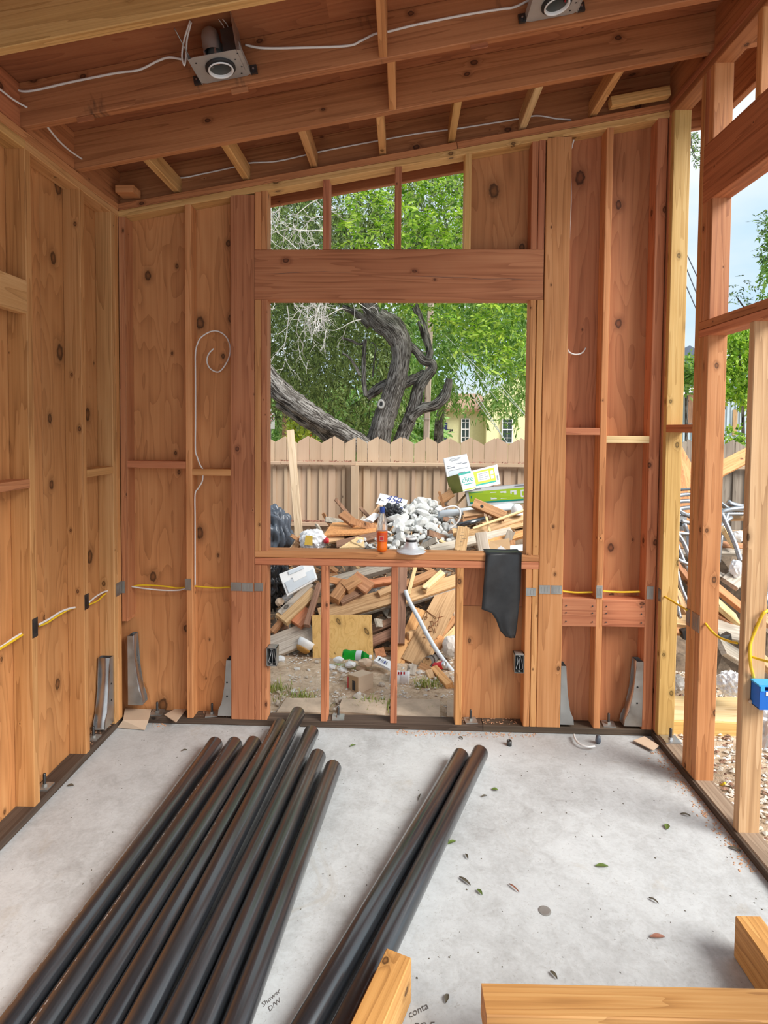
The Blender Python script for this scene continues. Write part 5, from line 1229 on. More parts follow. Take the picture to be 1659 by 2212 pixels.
mb = MB(); mb.lathe([(.0262, .028), (.028, .045), (.022, .05), (.0001, .048)], 14, Rm); build('can_end', mb, M['galv'], cn, True)

# leaning stake in front of the fence
plank(627, 930, 3.35, 648, 1182, 2.75, .085, .038, 'stake', 'tan stake leaning in front of the back fence', name='leaning_stake', side=(1, 0, .01))

# ---- ground stones (parts of the ground) and loose gravel
for i in range(86):
    x, y = random.uniform(588, 990), random.choice((random.uniform(1440, 1545), random.uniform(1500, 1545), random.uniform(1425, 1480)))
    p = at(x, y, 'Z', GZ + .012)
    if p.y < .16 or (x < 700 and random.random() < .6): continue
    place(random.choice(ROCK), 'stone', p, random.uniform(.012, .032), ground, .7)
for (x, y, s) in ((780, 1508, .055), (825, 1478, .04), (722, 1532, .022), (700, 1510, .03), (905, 1478, .03), (735, 1512, .035), (760, 1518, .03)):
    place(random.choice(ROCK), 'stone', at(x, y, 'Z', GZ + .015), s, ground, .6)
for k in range(7):
    x = .86 + k * .34 + random.uniform(-.03, .03); mbx = MB()
    if 1.25 < x < 1.4: continue
    pz = [(x + random.uniform(-.01, .01), .19 + random.uniform(-.02, .02), GZ), (x + .30, .18 + random.uniform(-.02, .02), GZ), (x + .31, .38 + random.uniform(-.03, .02), GZ), (x + .02, .37 + random.uniform(-.03, .03), GZ)]
    mbx.prism(pz, (0, 0, .035)); build('paving_stone', mbx, M['paver'], ground)
def scatter_chips(name, region, count, size, mat, label, zf):
    mb = MB()
    for _ in range(count):
        x, y = random.uniform(*region[0]), random.uniform(*region[1]); p = Vector((x, y, zf(x, y))); s = random.uniform(.35, 1.0) * size; a = random.uniform(0, 6.28)
        v = [Vector((math.cos(a + q) * s * random.uniform(.5, 1), math.sin(a + q) * s * random.uniform(.3, .8), random.uniform(0, .3) * s)) for q in (0, 1.57, 3.14, 4.71)]
        mb.add([p + q for q in v] + [p + Vector((0, 0, s * .55))], [(0, 1, 4), (1, 2, 4), (2, 3, 4), (3, 0, 4)])
    tag(build(name, mb, M[mat], None), label, 'gravel', None, 'stuff')
scatter_chips('gravel', ((.5, 3.1), (.14, 1.5)), 2600, .017, 'rock_white', 'pale gravel and chips on the dirt behind the window wall', lambda x, y: GZ + .0)
scatter_chips('gravel_brown', ((.5, 3.1), (.14, 1.5)), 1500, .016, 'rock', 'tan gravel and chips on the dirt behind the window wall', lambda x, y: GZ + .0)
scatter_chips('wood_chips', ((3.17, 5.2), (-1.6, 1.6)), 4200, .030, 'rock', 'tan wood chips and gravel beside the right wall', lambda x, y: -.108)
scatter_chips('wood_chips_dark', ((3.17, 5.2), (-1.6, 1.6)), 1800, .028, 'old_brown', 'dark wood chips beside the right wall', lambda x, y: -.106)
scatter_chips('wood_chips_pale', ((3.17, 5.2), (-1.6, 1.6)), 1500, .024, 'rock_white', 'pale gravel pieces beside the right wall', lambda x, y: -.104)
def grass(px, py, n, r, h, label):
    c = at(px, py, 'Z', GZ); mb = MB()
    for _ in range(n):
        p = c + Vector((random.gauss(0, r), random.gauss(0, r * .5), 0)); hh = h * random.uniform(.3, .85); a = random.uniform(0, 6.28); l = Vector((math.cos(a), math.sin(a), 0)); w = Vector((-l.y, l.x, 0)) * .003
        m = p + l * hh * .25 + Vector((0, 0, hh * .7)); t = p + l * hh * .6 + Vector((0, 0, hh))
        mb.add([p - w, p + w, m + w * .7, m - w * .7, t], [(0, 1, 2, 3), (3, 2, 4)])
    tag(build('grass_tuft', mb, M['grass'], None), label, 'grass', None, 'stuff')
for g in ((600, 1492, 90, .05, .08, 'dry grass tuft at the lower left bay'), (645, 1508, 110, .07, .06, 'dry grass patch left of the first cripple stud'), (812, 1528, 140, .07, .07, 'green grass tuft by the square washer bolt'), (770, 1522, 60, .06, .05, 'sparse grass behind the washer bolt'), (921, 1482, 90, .05, .08, 'green grass tuft near the yellow short 2x4'), (932, 1541, 70, .018, .05, 'tiny green weed at the plate in the right bay')): grass(*g)

# ---- back fence: every picket a part
fx = thing('wood_fence', (1.5, 3.75, GZ), 'tan painted board fence with zigzag top behind the demolition heap', 'fence')
FY = 3.75; step = at(793.6, 950, 'Y', FY).x - at(768.5, 950, 'Y', FY).x; xp0 = at(768.5, 950, 'Y', FY).x
ztop_f = at(768, 944.5, 'Y', FY).z; zlow_f = at(780, 957, 'Y', FY).z
for k in range(-28, 46):
    xa, xb = xp0 + k * step + .0025, xp0 + (k + 1) * step - .0025
    if k == 0: xa += .008
    dz = .012 * math.sin(k * 2.3); (za, zb) = (ztop_f + dz, zlow_f + dz) if k % 2 == 0 else (zlow_f + dz, ztop_f + dz)
    gray = xa > 4.6; yo = random.uniform(0, .008)
    mb = MB(); mb.prism([(xa, FY + yo, GZ), (xb, FY + yo, GZ), (xb, FY + yo, zb - .012), (xb - .015 if zb > za else xb, FY + yo, zb), (xa + .015 if za > zb else xa, FY + yo, za), (xa, FY + yo, za - .012)], (0, .018, 0))
    build('picket', mb, M['fence_gray' if gray else 'fence'], fx)
    # staggered strip behind the joint, seen under the rail
    mb = MB(); w = .02 + .02 * (k % 3 == 0); mb.box(xb - w, xb + w, FY - .020 + yo, FY - .002, GZ, zlow_f - .29); build('batten', mb, M['fence_gray' if gray else 'fence'], fx)
zr1 = at(700, 1001, 'Y', FY - .05).z; zr2 = at(690, 1131, 'Y', FY - .05).z
xs_ = [xp0 - 28 * step, xp0 - .9, xp0 + .0, xp0 + 2.46, xp0 + 4.9, xp0 + 6.5]
for i in range(5):
    m = 'fence' if i < 4 else 'fence_gray'
    bx('rail', xs_[i] + .003, xs_[i + 1] - .003, FY - .082, FY - .022, zr1 - .019 + .004 * (i % 2), zr1 + .019, M[m], fx, 'x')
    bx('rail', xs_[i] + .003, xs_[i + 1] - .003, FY - .062, FY - .022, zr2 - .02 - .01 * i, zr2 + .02 - .01 * i, M[m], fx, 'x')
for x in (xp0 + .0, xp0 - 2.44, xp0 + 2.46, xp0 + 4.9): bx('post', x - .045, x + .045, FY - .111, FY - .022 - .0, GZ - .02, zr1 - .02, M['fence' if x < 5 else 'fence_gray'], fx, 'z')
mb = MB()
for _ in range(260):
    x = random.uniform(.1, 1.0) if random.random() < .7 else random.uniform(0, 3.2); z = zr2 + .02 if x < 1.05 and random.random() < .75 else zr1 + .019
    p = Vector((x, FY - .045 + random.uniform(-.015, .02), z)); d = Vector((random.gauss(0, .02), random.gauss(0, .006), random.uniform(.003, .02))); w = Vector((random.gauss(0, .01), .004, .008))
    mb.add([p, p + w, p + d + w, p + d], [(0, 1, 2, 3)])
tag(build('leaf_litter', mb, M['leaf_brown'], fx), kind='stuff')

# ---- the twisted tree behind the fence
TY = 5.4
tree = thing('old_tree', at(818, 960, 'Y', TY), 'old tree with a twisted, knotted gray trunk behind the fence', 'tree')
def limb(name, pts, parent=None, n=14, Y=TY, mat='bark', wob=.06):
    P = []; R = []
    for q in pts:
        x, y, w = q[:3]; yy = q[3] if len(q) > 3 else Y
        P.append(at(x, y, 'Y', yy)); R.append(w / 2 / FPX * (yy - CAM.y))
    SP = smooth_path(P, 7); m = len(SP); RR = [float(np.interp(i / (m - 1) * (len(R) - 1), range(len(R)), R)) for i in range(m)]
    RR = [r * (1 + random.uniform(-wob, wob)) for r in RR]
    mb = MB(); mb.tube(SP, RR, n)
    for i in range(len(mb.v)):
        v = Vector(mb.v[i]); c = SP[i // n]; d = v - c; a = (i % n) / n * 6.283
        mb.v[i] = tuple(c + d * (1 + .07 * math.sin(a * 5 + (i // n) * .25) + random.uniform(-.03, .03)))
    o = build(name, mb, M[mat], parent, True); me = o.data; uv = me.uv_layers.new(name='along'); Ls = [0.0]
    for i in range(m - 1): Ls.append(Ls[-1] + (SP[i + 1] - SP[i]).length)
    li = np.zeros(len(me.loops), dtype=np.int32); me.loops.foreach_get('vertex_index', li); ang = (li % n) / n; ang = np.minimum(ang, 1 - ang) * 2
    rr = np.array([Ls[min(i, m - 1)] for i in (li // n)]); uv.data.foreach_set('uv', np.stack([ang * (2.5 * RR[0] / .15), rr], 1).astype(np.float32).ravel())
    return o
limb('trunk', [(812, 1010, 62), (818, 955, 52), (830, 905, 46), (842, 868, 44), (857, 820, 42), (866, 780, 40), (866, 745, 46), (848, 712, 54), (824, 694, 50), (806, 676, 36), (794, 656, 27), (786, 628, 22, 5.5), (770, 560, 18, 5.8)], tree, 20)
limb('branch', [(868, 742, 22), (884, 748, 20), (900, 760, 18), (914, 778, 19), (932, 784, 20), (934, 796, 19), (922, 812, 22), (905, 838, 26), (897, 870, 28), (884, 905, 30), (870, 940, 30), (858, 985, 34)], tree, 14, 5.55)
limb('branch', [(924, 778, 15), (928, 758, 15), (918, 722, 17), (908, 690, 16), (894, 655, 15), (886, 620, 14, 5.7), (884, 540, 12, 6.0)], tree, 12, 5.6)
limb('branch', [(884, 905, 24), (908, 884, 22), (938, 876, 22), (958, 860, 24), (966, 840, 20), (970, 818, 13)], tree, 12, 5.5)
limb('branch', [(792, 858, 17), (806, 848, 20), (830, 832, 22), (868, 828, 24), (896, 818, 22), (918, 806, 18)], tree, 12, 5.62)
limb('branch', [(790, 856, 9), (786, 820, 10), (786, 770, 9), (789, 733, 8)], tree, 8, 5.5)
limb('branch', [(778, 810, 7), (766, 788, 6), (752, 770, 5), (740, 764, 4)], tree, 7, 5.5)
limb('branch', [(789, 738, 6), (776, 744, 6), (760, 736, 6), (738, 730, 5)], tree, 7, 5.5)
limb('branch', [(805, 815, 4), (808, 780, 4), (812, 750, 3), (804, 740, 2)], tree, 6, 5.6)
limb('branch', [(800, 700, 26), (786, 690, 18), (768, 676, 14), (740, 662, 10)], tree, 10, 5.7)
limb('low_limb', [(380, 560, 22), (450, 660, 30), (530, 752, 38), (590, 826, 44), (606, 846, 46), (650, 878, 42), (700, 912, 42), (745, 938, 40), (785, 965, 40), (815, 1000, 40)], tree, 18, 5.3)
limb('low_limb', [(600, 870, 20), (650, 905, 24), (690, 930, 24), (720, 962, 24)], tree, 12, 5.45)
# knot scars
kp = at(823, 873, 'Y', 5.24); KM = frame_m(kp, RIGHT, UP)
mb = MB(); mb.lathe([(.0001, -.01), (.024, -.006), (.034, .012), (.052, .014), (.062, .0), (.064, -.04)], 20, KM @ Matrix.Diagonal((.85, 1.2, 1, 1))); kn = build('knot_scar', mb, M['knot_gray'], tree, True)
mb = MB(); mb.lathe([(.0001, .0), (.024, .004)], 16, KM @ Matrix.Diagonal((.8, 1.3, 1, 1)) @ Matrix.Translation((0, 0, .006))); build('knot_hollow', mb, M['void'], kn)
kp = at(871, 748, 'Y', 5.27); mb = MB(); mb.lathe([(.0001, 0), (.02, 0), (.032, -.02)], 14, frame_m(kp, RIGHT, UP) @ Matrix.Diagonal((.7, 1.3, 1, 1))); build('knot_hollow', mb, M['void'], tree)
# pale dead twigs
def twigs(name, starts, parent, Y, L=1.0, mat='twig_pale', depth=2):
    mb = MB()
    def grow(p, d, L, r, lev):
        pts = [p]; q = p.copy(); dd = d.copy()
        for _ in range(7):
            dd = (dd + Vector((random.gauss(0, .30), random.gauss(0, .22), random.gauss(-.05, .26)))).normalized(); q = q + dd * (L / 7); pts.append(q.copy())
        mb.tube(pts, [r * (1 - .75 * i / 7) for i in range(8)], 4, False)
        if lev > 0:
            for k in (2, 3, 4, 5, 6):
                if random.random() < .75: grow(pts[k], (dd + Vector((random.gauss(0, .8), random.gauss(0, .5), random.gauss(-.1, .7)))).normalized(), L * random.uniform(.35, .6), r * .55, lev - 1)
    for (x, y, dx, dz) in starts:
        grow(at(x, y, 'Y', Y + random.uniform(-.3, .3)), Vector((dx, random.uniform(-.2, .2), dz)).normalized(), L * random.uniform(.7, 1.2), .010, depth)
    return tag(build(name, mb, M[mat], parent), kind='stuff')
twigs('dead_twigs', [(600 + 14 * i, 600 + random.uniform(-20, 10), random.uniform(-.6, .4), -1) for i in range(11)] + [(780, 690, -1, -.3), (740, 665, -1, -.5), (700, 640, -.8, -.9), (620, 660, .2, -1)], tree, 5.0, .95)
twigs('dead_twigs', [(700, 470, -1, .2), (715, 500, -1, .1), (700, 420, -1, -.1), (690, 530, -1, .4), (660, 560, -.5, .8), (720, 450, -.8, .6), (640, 400, -.4, -1), (610, 380, -.2, -1), (680, 390, -.5, -1)], tree, 5.0, .9)

# ---- leaf builders (numpy)
def leaf_mesh(name, C, D, N, L, Wd, mat, parent=None, origin=None):
    """C centres, D directions, N normals (n,3); L, Wd lengths and widths -> folded diamond leaves"""
    D = D / np.linalg.norm(D, axis=1, keepdims=True); S = np.cross(D, N); S /= (np.linalg.norm(S, axis=1, keepdims=True) + 1e-9); U = np.cross(S, D)
    L = L[:, None]; Wd = Wd[:, None]; n = len(C)
    a = C; b = C + D * L; m1 = C + D * L * .45 + S * Wd / 2 + U * Wd * .18; m2 = C + D * L * .45 - S * Wd / 2 + U * Wd * .18
    V = np.stack([a, m1, b, m2], 1).reshape(-1, 3); org = np.array(origin if origin is not None else V.mean(0)); V = V - org
    F = np.arange(n)[:, None] * 4; tri = np.concatenate([F + np.array([[0, 1, 2]]), F + np.array([[0, 2, 3]])], 1).reshape(-1)
    me = bpy.data.meshes.new(name); me.vertices.add(4 * n); me.vertices.foreach_set('co', V.astype(np.float32).ravel())
    me.loops.add(6 * n); me.loops.foreach_set('vertex_index', tri.astype(np.int32)); me.polygons.add(2 * n)
    me.polygons.foreach_set('loop_start', np.arange(0, 6 * n, 3, dtype=np.int32)); me.polygons.foreach_set('loop_total', np.full(2 * n, 3, dtype=np.int32))
    me.materials.append(M[mat]); me.update(calc_edges=True); me.validate()
    o = link(bpy.data.objects.new(name, me), Matrix.Translation(Vector(org)), parent); return tag(o, kind='stuff')
def sample(region, n, Yr, holes=()):
    """points filling a tree-crown volume described by a picture polygon and a depth range"""
    xs = [p[0] for p in region]; ys = [p[1] for p in region]; out = []
    while len(out) < n:
        x, y = random.uniform(min(xs), max(xs)), random.uniform(min(ys), max(ys))
        if not in_poly(x, y, region): continue
        if any(((x - h[0]) / h[2]) ** 2 + ((y - h[1]) / h[3]) ** 2 < random.uniform(.6, 1.2) for h in holes): continue
        out.append(tuple(at(x, y, 'Y', random.uniform(*Yr))))
    return np.array(out)
def sprays(name, pts, nl, Ls, Ll, Lw, mat, parent, droop=.3):
    """compound leaves: a rachis with paired leaflets"""
    C = []; D = []; N = []
    for p in pts:
        d = RNG.normal(size=3) * np.array([1, .8, .5]) + np.array([0, -.3, -droop]); d /= np.linalg.norm(d); s = np.cross(d, RNG.normal(size=3) * .4 + np.array([0, -.5, 1])); s /= np.linalg.norm(s); u = np.cross(s, d)
        L = Ls * RNG.uniform(.7, 1.2)
        for k in range(nl):
            t = (k // 2 + 1) / (nl / 2 + .5); sg = 1 if k % 2 else -1
            if k == nl - 1: sg = 0; t = 1.0
            C.append(p + d * L * t + np.array([0, 0, -.10 * L * t * t])); D.append(s * sg * .9 + d * .55 + RNG.normal(size=3) * .15); N.append(u + RNG.normal(size=3) * .25)
    C, D, N = map(np.array, (C, D, N)); n = len(C)
    return leaf_mesh(name, C, D, N, Ll * RNG.uniform(.7, 1.25, n), Lw * RNG.uniform(.75, 1.2, n), mat, parent)
def strands(name, pts, nl, Ls, Ll, Lw, mat, parent, sway=.35):
    """hanging willow-like strands of narrow leaves"""
    C = []; D = []; N = []
    for p in pts:
        d = np.array([RNG.normal() * sway, RNG.normal() * sway, -1.0]); d /= np.linalg.norm(d); L = Ls * RNG.uniform(.6, 1.3)
        for k in range(nl):
            t = k / nl; C.append(p + d * L * t + RNG.normal(size=3) * .012); D.append(d * .8 + RNG.normal(size=3) * .55); N.append(RNG.normal(size=3) + np.array([0, -.4, .6]))
    C, D, N = map(np.array, (C, D, N)); n = len(C)
    return leaf_mesh(name, C, D, N, Ll * RNG.uniform(.6, 1.3, n), Lw * RNG.uniform(.7, 1.3, n), mat, parent)
sprays('foliage', sample([(700, 330), (830, 200), (1330, 200), (1300, 760), (1150, 800), (1090, 830), (1040, 790), (985, 740), (960, 700), (910, 680), (860, 660), (800, 650), (740, 560), (735, 450)], 1900, (4.7, 6.9)), 9, .26, .105, .040, 'leaf_bright', tree)
strands('foliage', sample([(250, 420), (700, 480), (800, 640), (800, 720), (760, 780), (700, 830), (640, 850), (570, 830), (400, 800), (250, 760)], 1350, (5.8, 7.6), [(600, 720, 16, 24), (603, 755, 14, 18), (598, 690, 10, 20)]), 22, .5, .085, .016, 'leaf_willow', tree)
# ---- trees farther off
def far_tree(px, py, Y, label, leafset, trunk_w=24, top=760, mat='leaf_far', group=None):
    base = at(px, py, 'Y', Y); base.z = ground_z(base.x, Y); t = thing('leafy_tree', base, label, 'tree', group)
    limb('trunk', [(px, py + 40, trunk_w, Y), (px + 3, (py + top) / 2, trunk_w * .8, Y), (px + 8, top, trunk_w * .5, Y)], t, 9)
    return t
ft1 = far_tree(520, 960, 12, 'dense tree beyond the fence, filling the left half of the window', None)
strands('foliage', sample([(250, 330), (1020, 330), (1040, 560), (800, 600), (880, 660), (880, 900), (780, 935), (700, 925), (620, 880), (500, 860), (250, 900)], 2700, (8.5, 12.5), [(600, 720, 16, 26), (603, 755, 12, 14), (720, 878, 8, 8)]), 18, .7, .17, .036, 'leaf_willow', ft1)
ft2 = far_tree(946, 955, 16, 'tree with a short pale trunk in front of the cream house', None, 26, 880)
strands('foliage', sample([(860, 560), (1200, 560), (1200, 860), (1120, 865), (1090, 880), (1060, 860), (985, 850), (900, 860), (860, 900)], 1000, (12, 17), [(1015, 800, 38, 24), (1010, 770, 24, 20), (1085, 800, 30, 22), (975, 790, 14, 14), (1050, 815, 40, 16)]), 18, .9, .22, .05, 'leaf_far', ft2)
ft3 = far_tree(700, 965, 22, 'pale green tree low behind the slanting limb', None, 16, 850)
strands('foliage', sample([(560, 850), (660, 840), (860, 800), (900, 960), (560, 970)], 800, (18, 24)), 16, 1.0, .30, .07, 'leaf_far', ft3)
hd = thing('yellow_bush', at(645, 960, 'Y', 14), 'yellow green bush just above the fence at the left', 'bush')
sprays('foliage', sample([(632, 885), (668, 885), (680, 960), (625, 960)], 260, (13, 14.5)), 7, .25, .13, .06, 'leaf_yellow', hd)
hb = thing('garden_hedge', at(830, 960, 'Y', 26), 'dark green hedge low behind the twisted trunk', 'hedge')
sprays('foliage', sample([(540, 895), (700, 905), (940, 880), (955, 975), (540, 975)], 900, (25, 30)), 7, .6, .38, .2, 'leaf_far', hb)
# far crowns that close the skyline behind
fc = far_tree(420, 960, 34, 'tall distant tree crown at the far left behind the yard', None, 14, 700)
sprays('foliage', sample([(60, 420), (600, 420), (840, 470), (860, 860), (560, 900), (60, 930)], 2200, (30, 38), [(601, 700, 13, 24), (600, 755, 12, 16)]), 7, 1.0, .62, .30, 'leaf_willow', fc)
fc2 = far_tree(1180, 960, 60, 'tall distant tree behind the cream house', None, 10, 780)
sprays('foliage', sample([(840, 480), (1400, 520), (1400, 860), (1240, 840), (1110, 780), (1000, 740), (960, 780), (960, 860), (840, 900)], 1100, (56, 64), [(1015, 800, 44, 30), (1085, 800, 36, 26)]), 7, 1.6, 1.0, .5, 'leaf_far', fc2)
# trees seen through the right wall
rt = thing('yard_tree', at(1700, 1000, 'Y', 9), 'leafy tree at the right edge seen through the upper opening', 'tree')
limb('trunk', [(1720, 1000, 30, 9), (1715, 760, 24, 9), (1700, 560, 16, 9)], rt, 9)
limb('branch', [(1712, 760, 12, 9), (1660, 715, 6, 9), (1620, 680, 4, 9), (1590, 640, 2, 9)], rt, 6)
strands('foliage', sample([(1650, 470), (1720, 420), (1800, 470), (1800, 760), (1620, 770), (1600, 720), (1625, 650), (1655, 600), (1640, 560)], 520, (8.2, 10), [(1630, 640, 14, 20)]), 14, .4, .11, .045, 'leaf_far', rt)
sprays('foliage', sample([(1578, 600), (1615, 590), (1622, 700), (1582, 705)], 26, (8.4, 9)), 7, .22, .09, .04, 'leaf_sky', rt)
sprays('foliage', sample([(1642, 450), (1700, 440), (1700, 560), (1648, 560), (1638, 500)], 60, (8.4, 9)), 7, .22, .09, .04, 'leaf_sky', rt)
rt2 = thing('young_tree', at(1600, 1000, 'Y', 7), 'light green tree between the two right posts', 'tree')
limb('trunk', [(1606, 1000, 8, 7), (1604, 860, 6, 7), (1598, 760, 4, 7)], rt2, 7)
strands('foliage', sample([(1560, 700), (1640, 690), (1640, 830), (1618, 870), (1590, 840), (1556, 850), (1560, 780)], 330, (6.4, 7.4)), 12, .28, .09, .04, 'leaf_bright', rt2)
sprays('foliage', sample([(1548, 840), (1568, 830), (1572, 872), (1550, 880)], 14, (6.5, 7)), 7, .16, .09, .045, 'leaf_bright', rt2)
tw = thing('overhanging_twig', at(1494, 300, 'Y', 4), 'dark leafy twig hanging below the eave at the right corner', 'branch')
limb('stem', [(1490, 270, 3, 4), (1493, 310, 3, 4), (1500, 335, 2, 4), (1507, 348, 2, 4)], tw, 5)
sprays('foliage', sample([(1478, 282), (1512, 280), (1514, 350), (1490, 350), (1480, 320)], 40, (3.8, 4.2)), 7, .10, .05, .017, 'leaf_sky', tw)
sb = thing('small_bush', at(1482, 830, 'Y', 12), 'green bush top beside the blue gray shed roof', 'bush')
limb('stem', [(1482, 1090, 8, 11.5), (1483, 860, 6, 11.5), (1485, 800, 3, 11.5)], sb, 6)
sprays('foliage', sample([(1468, 770), (1500, 775), (1504, 830), (1470, 825)], 110, (11, 12)), 7, .3, .14, .07, 'leaf_far', sb)
wd = thing('weed', at(1585, 950, 'Y', 4.3), 'bright weed growing above the gray fence at the right', 'plant')
limb('stem', [(1584, 1230, 4, 4.25), (1583, 1050, 4, 4.25), (1586, 950, 2, 4.25)], wd, 5)
sprays('foliage', sample([(1568, 935), (1598, 930), (1598, 965), (1566, 962)], 34, (4.1, 4.4)), 7, .08, .05, .035, 'leaf_bright', wd)

# ---- utility pole, wires, house, shed, street bits
up_ = thing('utility_pole', at(928, 980, 'Y', 8.6), 'weathered wooden utility pole behind the twisted branches', 'pole')
pA, pB = at(920, 975, 'Y', 8.6), at(933, 560, 'Y', 8.6); beam('pole_shaft', pA, pB, .125, .125, M['pole'], up_, (1, 0, 0), .06)
for k, (x, y) in enumerate(((925, 800), (927, 760), (922, 870), (921, 905))):
    q = at(x, y, 'Y', 8.52); mb = MB(); mb.tube([q + Vector((-.15, 0, 0)), q + Vector((.09, 0, 0))], .008, 6); build('step_bolt', mb, M['galv_dull'], up_)
for i, (a, b) in enumerate((((941, 704), (1134, 896)), ((957, 767), (1092, 952)), ((963, 745), (1095, 957)), ((982, 741), (1075, 866)), ((1016, 754), (1134, 896)))):
    tag(build('service_wire', MB().tube([at(*a, 'Y', 13.5), at(*b, 'Y', 6.5)], .007, 5), M['wire'], None), ['highest pale wire slanting down to the right jamb', 'lowest pale wire slanting in front of the cream house', 'pale wire just above the lowest one, ending over the fence', 'short pale wire between the house windows and the pole', 'pale wire ending beside the right window jamb'][i], 'wire')
for i, (a, b) in enumerate((((1470, 520), (1520, 628)), ((1470, 548), (1520, 672)), ((1470, 590), (1520, 704)))):
    tag(build('power_line', MB().tube([at(*a, 'Y', 16), at(*b, 'Y', 14)], .016, 5), M['wire_dark'], None), ['top dark power line in the slit by the corner stud', 'middle dark power line in the slit by the corner stud', 'lowest dark power line in the slit by the corner stud'][i], 'wire')
HY = 40
def hp(x, y, Y=HY): return at(x, y, 'Y', Y)
hs = thing('cream_house', hp(1045, 960), 'cream stucco house with white windows beyond the fence', 'house')
zg = -.9
c0, c1, c2 = hp(963, 950), hp(1046, 950), hp(1170, 950, 39)
zt = hp(1000, 886).z; ztb = hp(1100, 800).z
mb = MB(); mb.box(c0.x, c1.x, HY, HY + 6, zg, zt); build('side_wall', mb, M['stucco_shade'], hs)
mb = MB(); mb.prism([(c1.x, HY - 1, zg), (c2.x + 4, HY - 1, zg), (c2.x + 4, HY - 1, ztb), (c1.x + 3.2, HY - 1, ztb), (c1.x, HY - 1, hp(1046, 862).z)], (0, 8, 0)); build('gable_wall', mb, M['stucco'], hs)
mb = MB(); mb.prism([(c0.x - .6, HY - .6, zt), (c1.x + .1, HY - .6, zt), (c1.x + .1, HY + 3, zt + 1.3), (c0.x + .4, HY + 3, zt + 1.3)], (0, 0, .12)); build('roof', mb, M['roof_tile'], hs)
mb = MB(); mb.box(c0.x - .6, c1.x + .1, HY - .66, HY - .58, zt - .12, zt + .04); build('fascia_board', mb, M['old_brown'], hs)
for (x0, y0, x1, y1, Y) in ((996, 904, 1014, 956, HY - .05), (1084, 904, 1107, 958, HY - 1.05)):
    a, b = hp(x0, y0, Y), hp(x1, y1, Y); wv = empty('house_window', ((a.x + b.x) / 2, Y, (a.z + b.z) / 2)); wv.parent = hs; wv.matrix_parent_inverse = WORLD[hs.name].inverted()
    f_ = .07; mb = MB(); mb.box(a.x, b.x, Y - .08, Y, a.z - f_, a.z); mb.box(a.x, b.x, Y - .08, Y, b.z, b.z + f_); mb.box(a.x, a.x + f_, Y - .08, Y, b.z + f_, a.z - f_); mb.box(b.x - f_, b.x, Y - .08, Y, b.z + f_, a.z - f_)
    zm = (a.z + b.z) / 2 + .1; xm = (a.x + b.x) / 2
    mb.box(a.x + f_, b.x - f_, Y - .07, Y, zm - .04, zm + .04)
    build('window_frame', mb, M['white'], wv)
    mb = MB(); mb.box(xm - .02, xm + .02, Y - .05, Y - .01, b.z + f_, a.z - f_); mb.box(a.x + f_, b.x - f_, Y - .05, Y - .01, zm + .48, zm + .52); mb.box(a.x + f_, b.x - f_, Y - .05, Y - .01, zm - .62, zm - .58); build('muntin', mb, M['white'], wv)
    mb = MB(); mb.box(a.x + .02, b.x - .02, Y - .03, Y - .02, b.z, a.z); build('pane', mb, M['window_dark'], wv)
a, b = hp(951, 913, HY - .4), hp(966, 960, HY - .4); mb = MB(); mb.box(a.x, b.x, HY - .4, HY - .3, zg, a.z); build('blue_door', mb, M['door_blue'], hs)
a = hp(972, 930, HY - .06); mb = MB()
for k in range(3): mb.box(a.x - .2 + k * .16, a.x - .1 + k * .16, HY - .04, HY - .001, a.z - .1, a.z + .1)
tag(build('house_number', mb, M['ink'], hs), kind='stuff')
# blue-gray shed at the right
SY = 14
sa, sb2 = at(1466, 915, 'Y', SY), at(1660, 900, 'Y', SY)
sh = thing('metal_shed', (sa.x + 1, SY, -.2), 'pale blue metal sided shed behind the right fence', 'shed')
mb = MB(); xq = sa.x
zs = at(1480, 855, 'Y', SY).z
mb.prism([(sa.x - .1, SY, -.3), (sa.x + 5, SY, -.3), (sa.x + 5, SY, zs + 1.1), (sa.x + 1.2, SY, zs + .55), (sa.x - .1, SY, zs - .05)], (0, 5, 0)); build('shed_wall', mb, M['siding'], sh)
mb = MB()
for k in range(40): x = sa.x + k * .125; mb.box(x, x + .035, SY - .03, SY, -.3, zs - .05 + min(.55, (x - sa.x) * .42))
tag(build('wall_rib', mb, M['siding'], sh), kind='stuff')
mb = MB(); mb.prism([(sa.x - .45, SY - .3, zs - .18), (sa.x + 1.3, SY - .3, zs + .58), (sa.x + 1.3, SY - .3, zs + .70), (sa.x - .45, SY - .3, zs - .06)], (0, 5.5, 0)); build('eave_board', mb, M['white'], sh)
mb = MB(); mb.prism([(sa.x - .5, SY - .25, zs - .08), (sa.x + 1.35, SY - .25, zs + .70), (sa.x + 2.2, SY + 4, zs + 2.0), (sa.x + .5, SY + 4, zs + 1.2)], (0, 0, .05)); build('shed_roof', mb, M['roof_dark'], sh)
a, b = at(1584, 885, 'Y', SY - .05), at(1592, 940, 'Y', SY - .05); mb = MB(); mb.box(a.x, b.x, SY - .05, SY - .01, b.z, a.z); build('wood_trim', mb, M['scrap_tan'], sh)
a, b = at(1486, 850, 'Y', SY - .1), at(1496, 915, 'Y', SY - .1); mb = MB(); mb.box(a.x, b.x, SY - .12, SY - .02, b.z, a.z); build('corner_post', mb, M['old_brown'], sh)
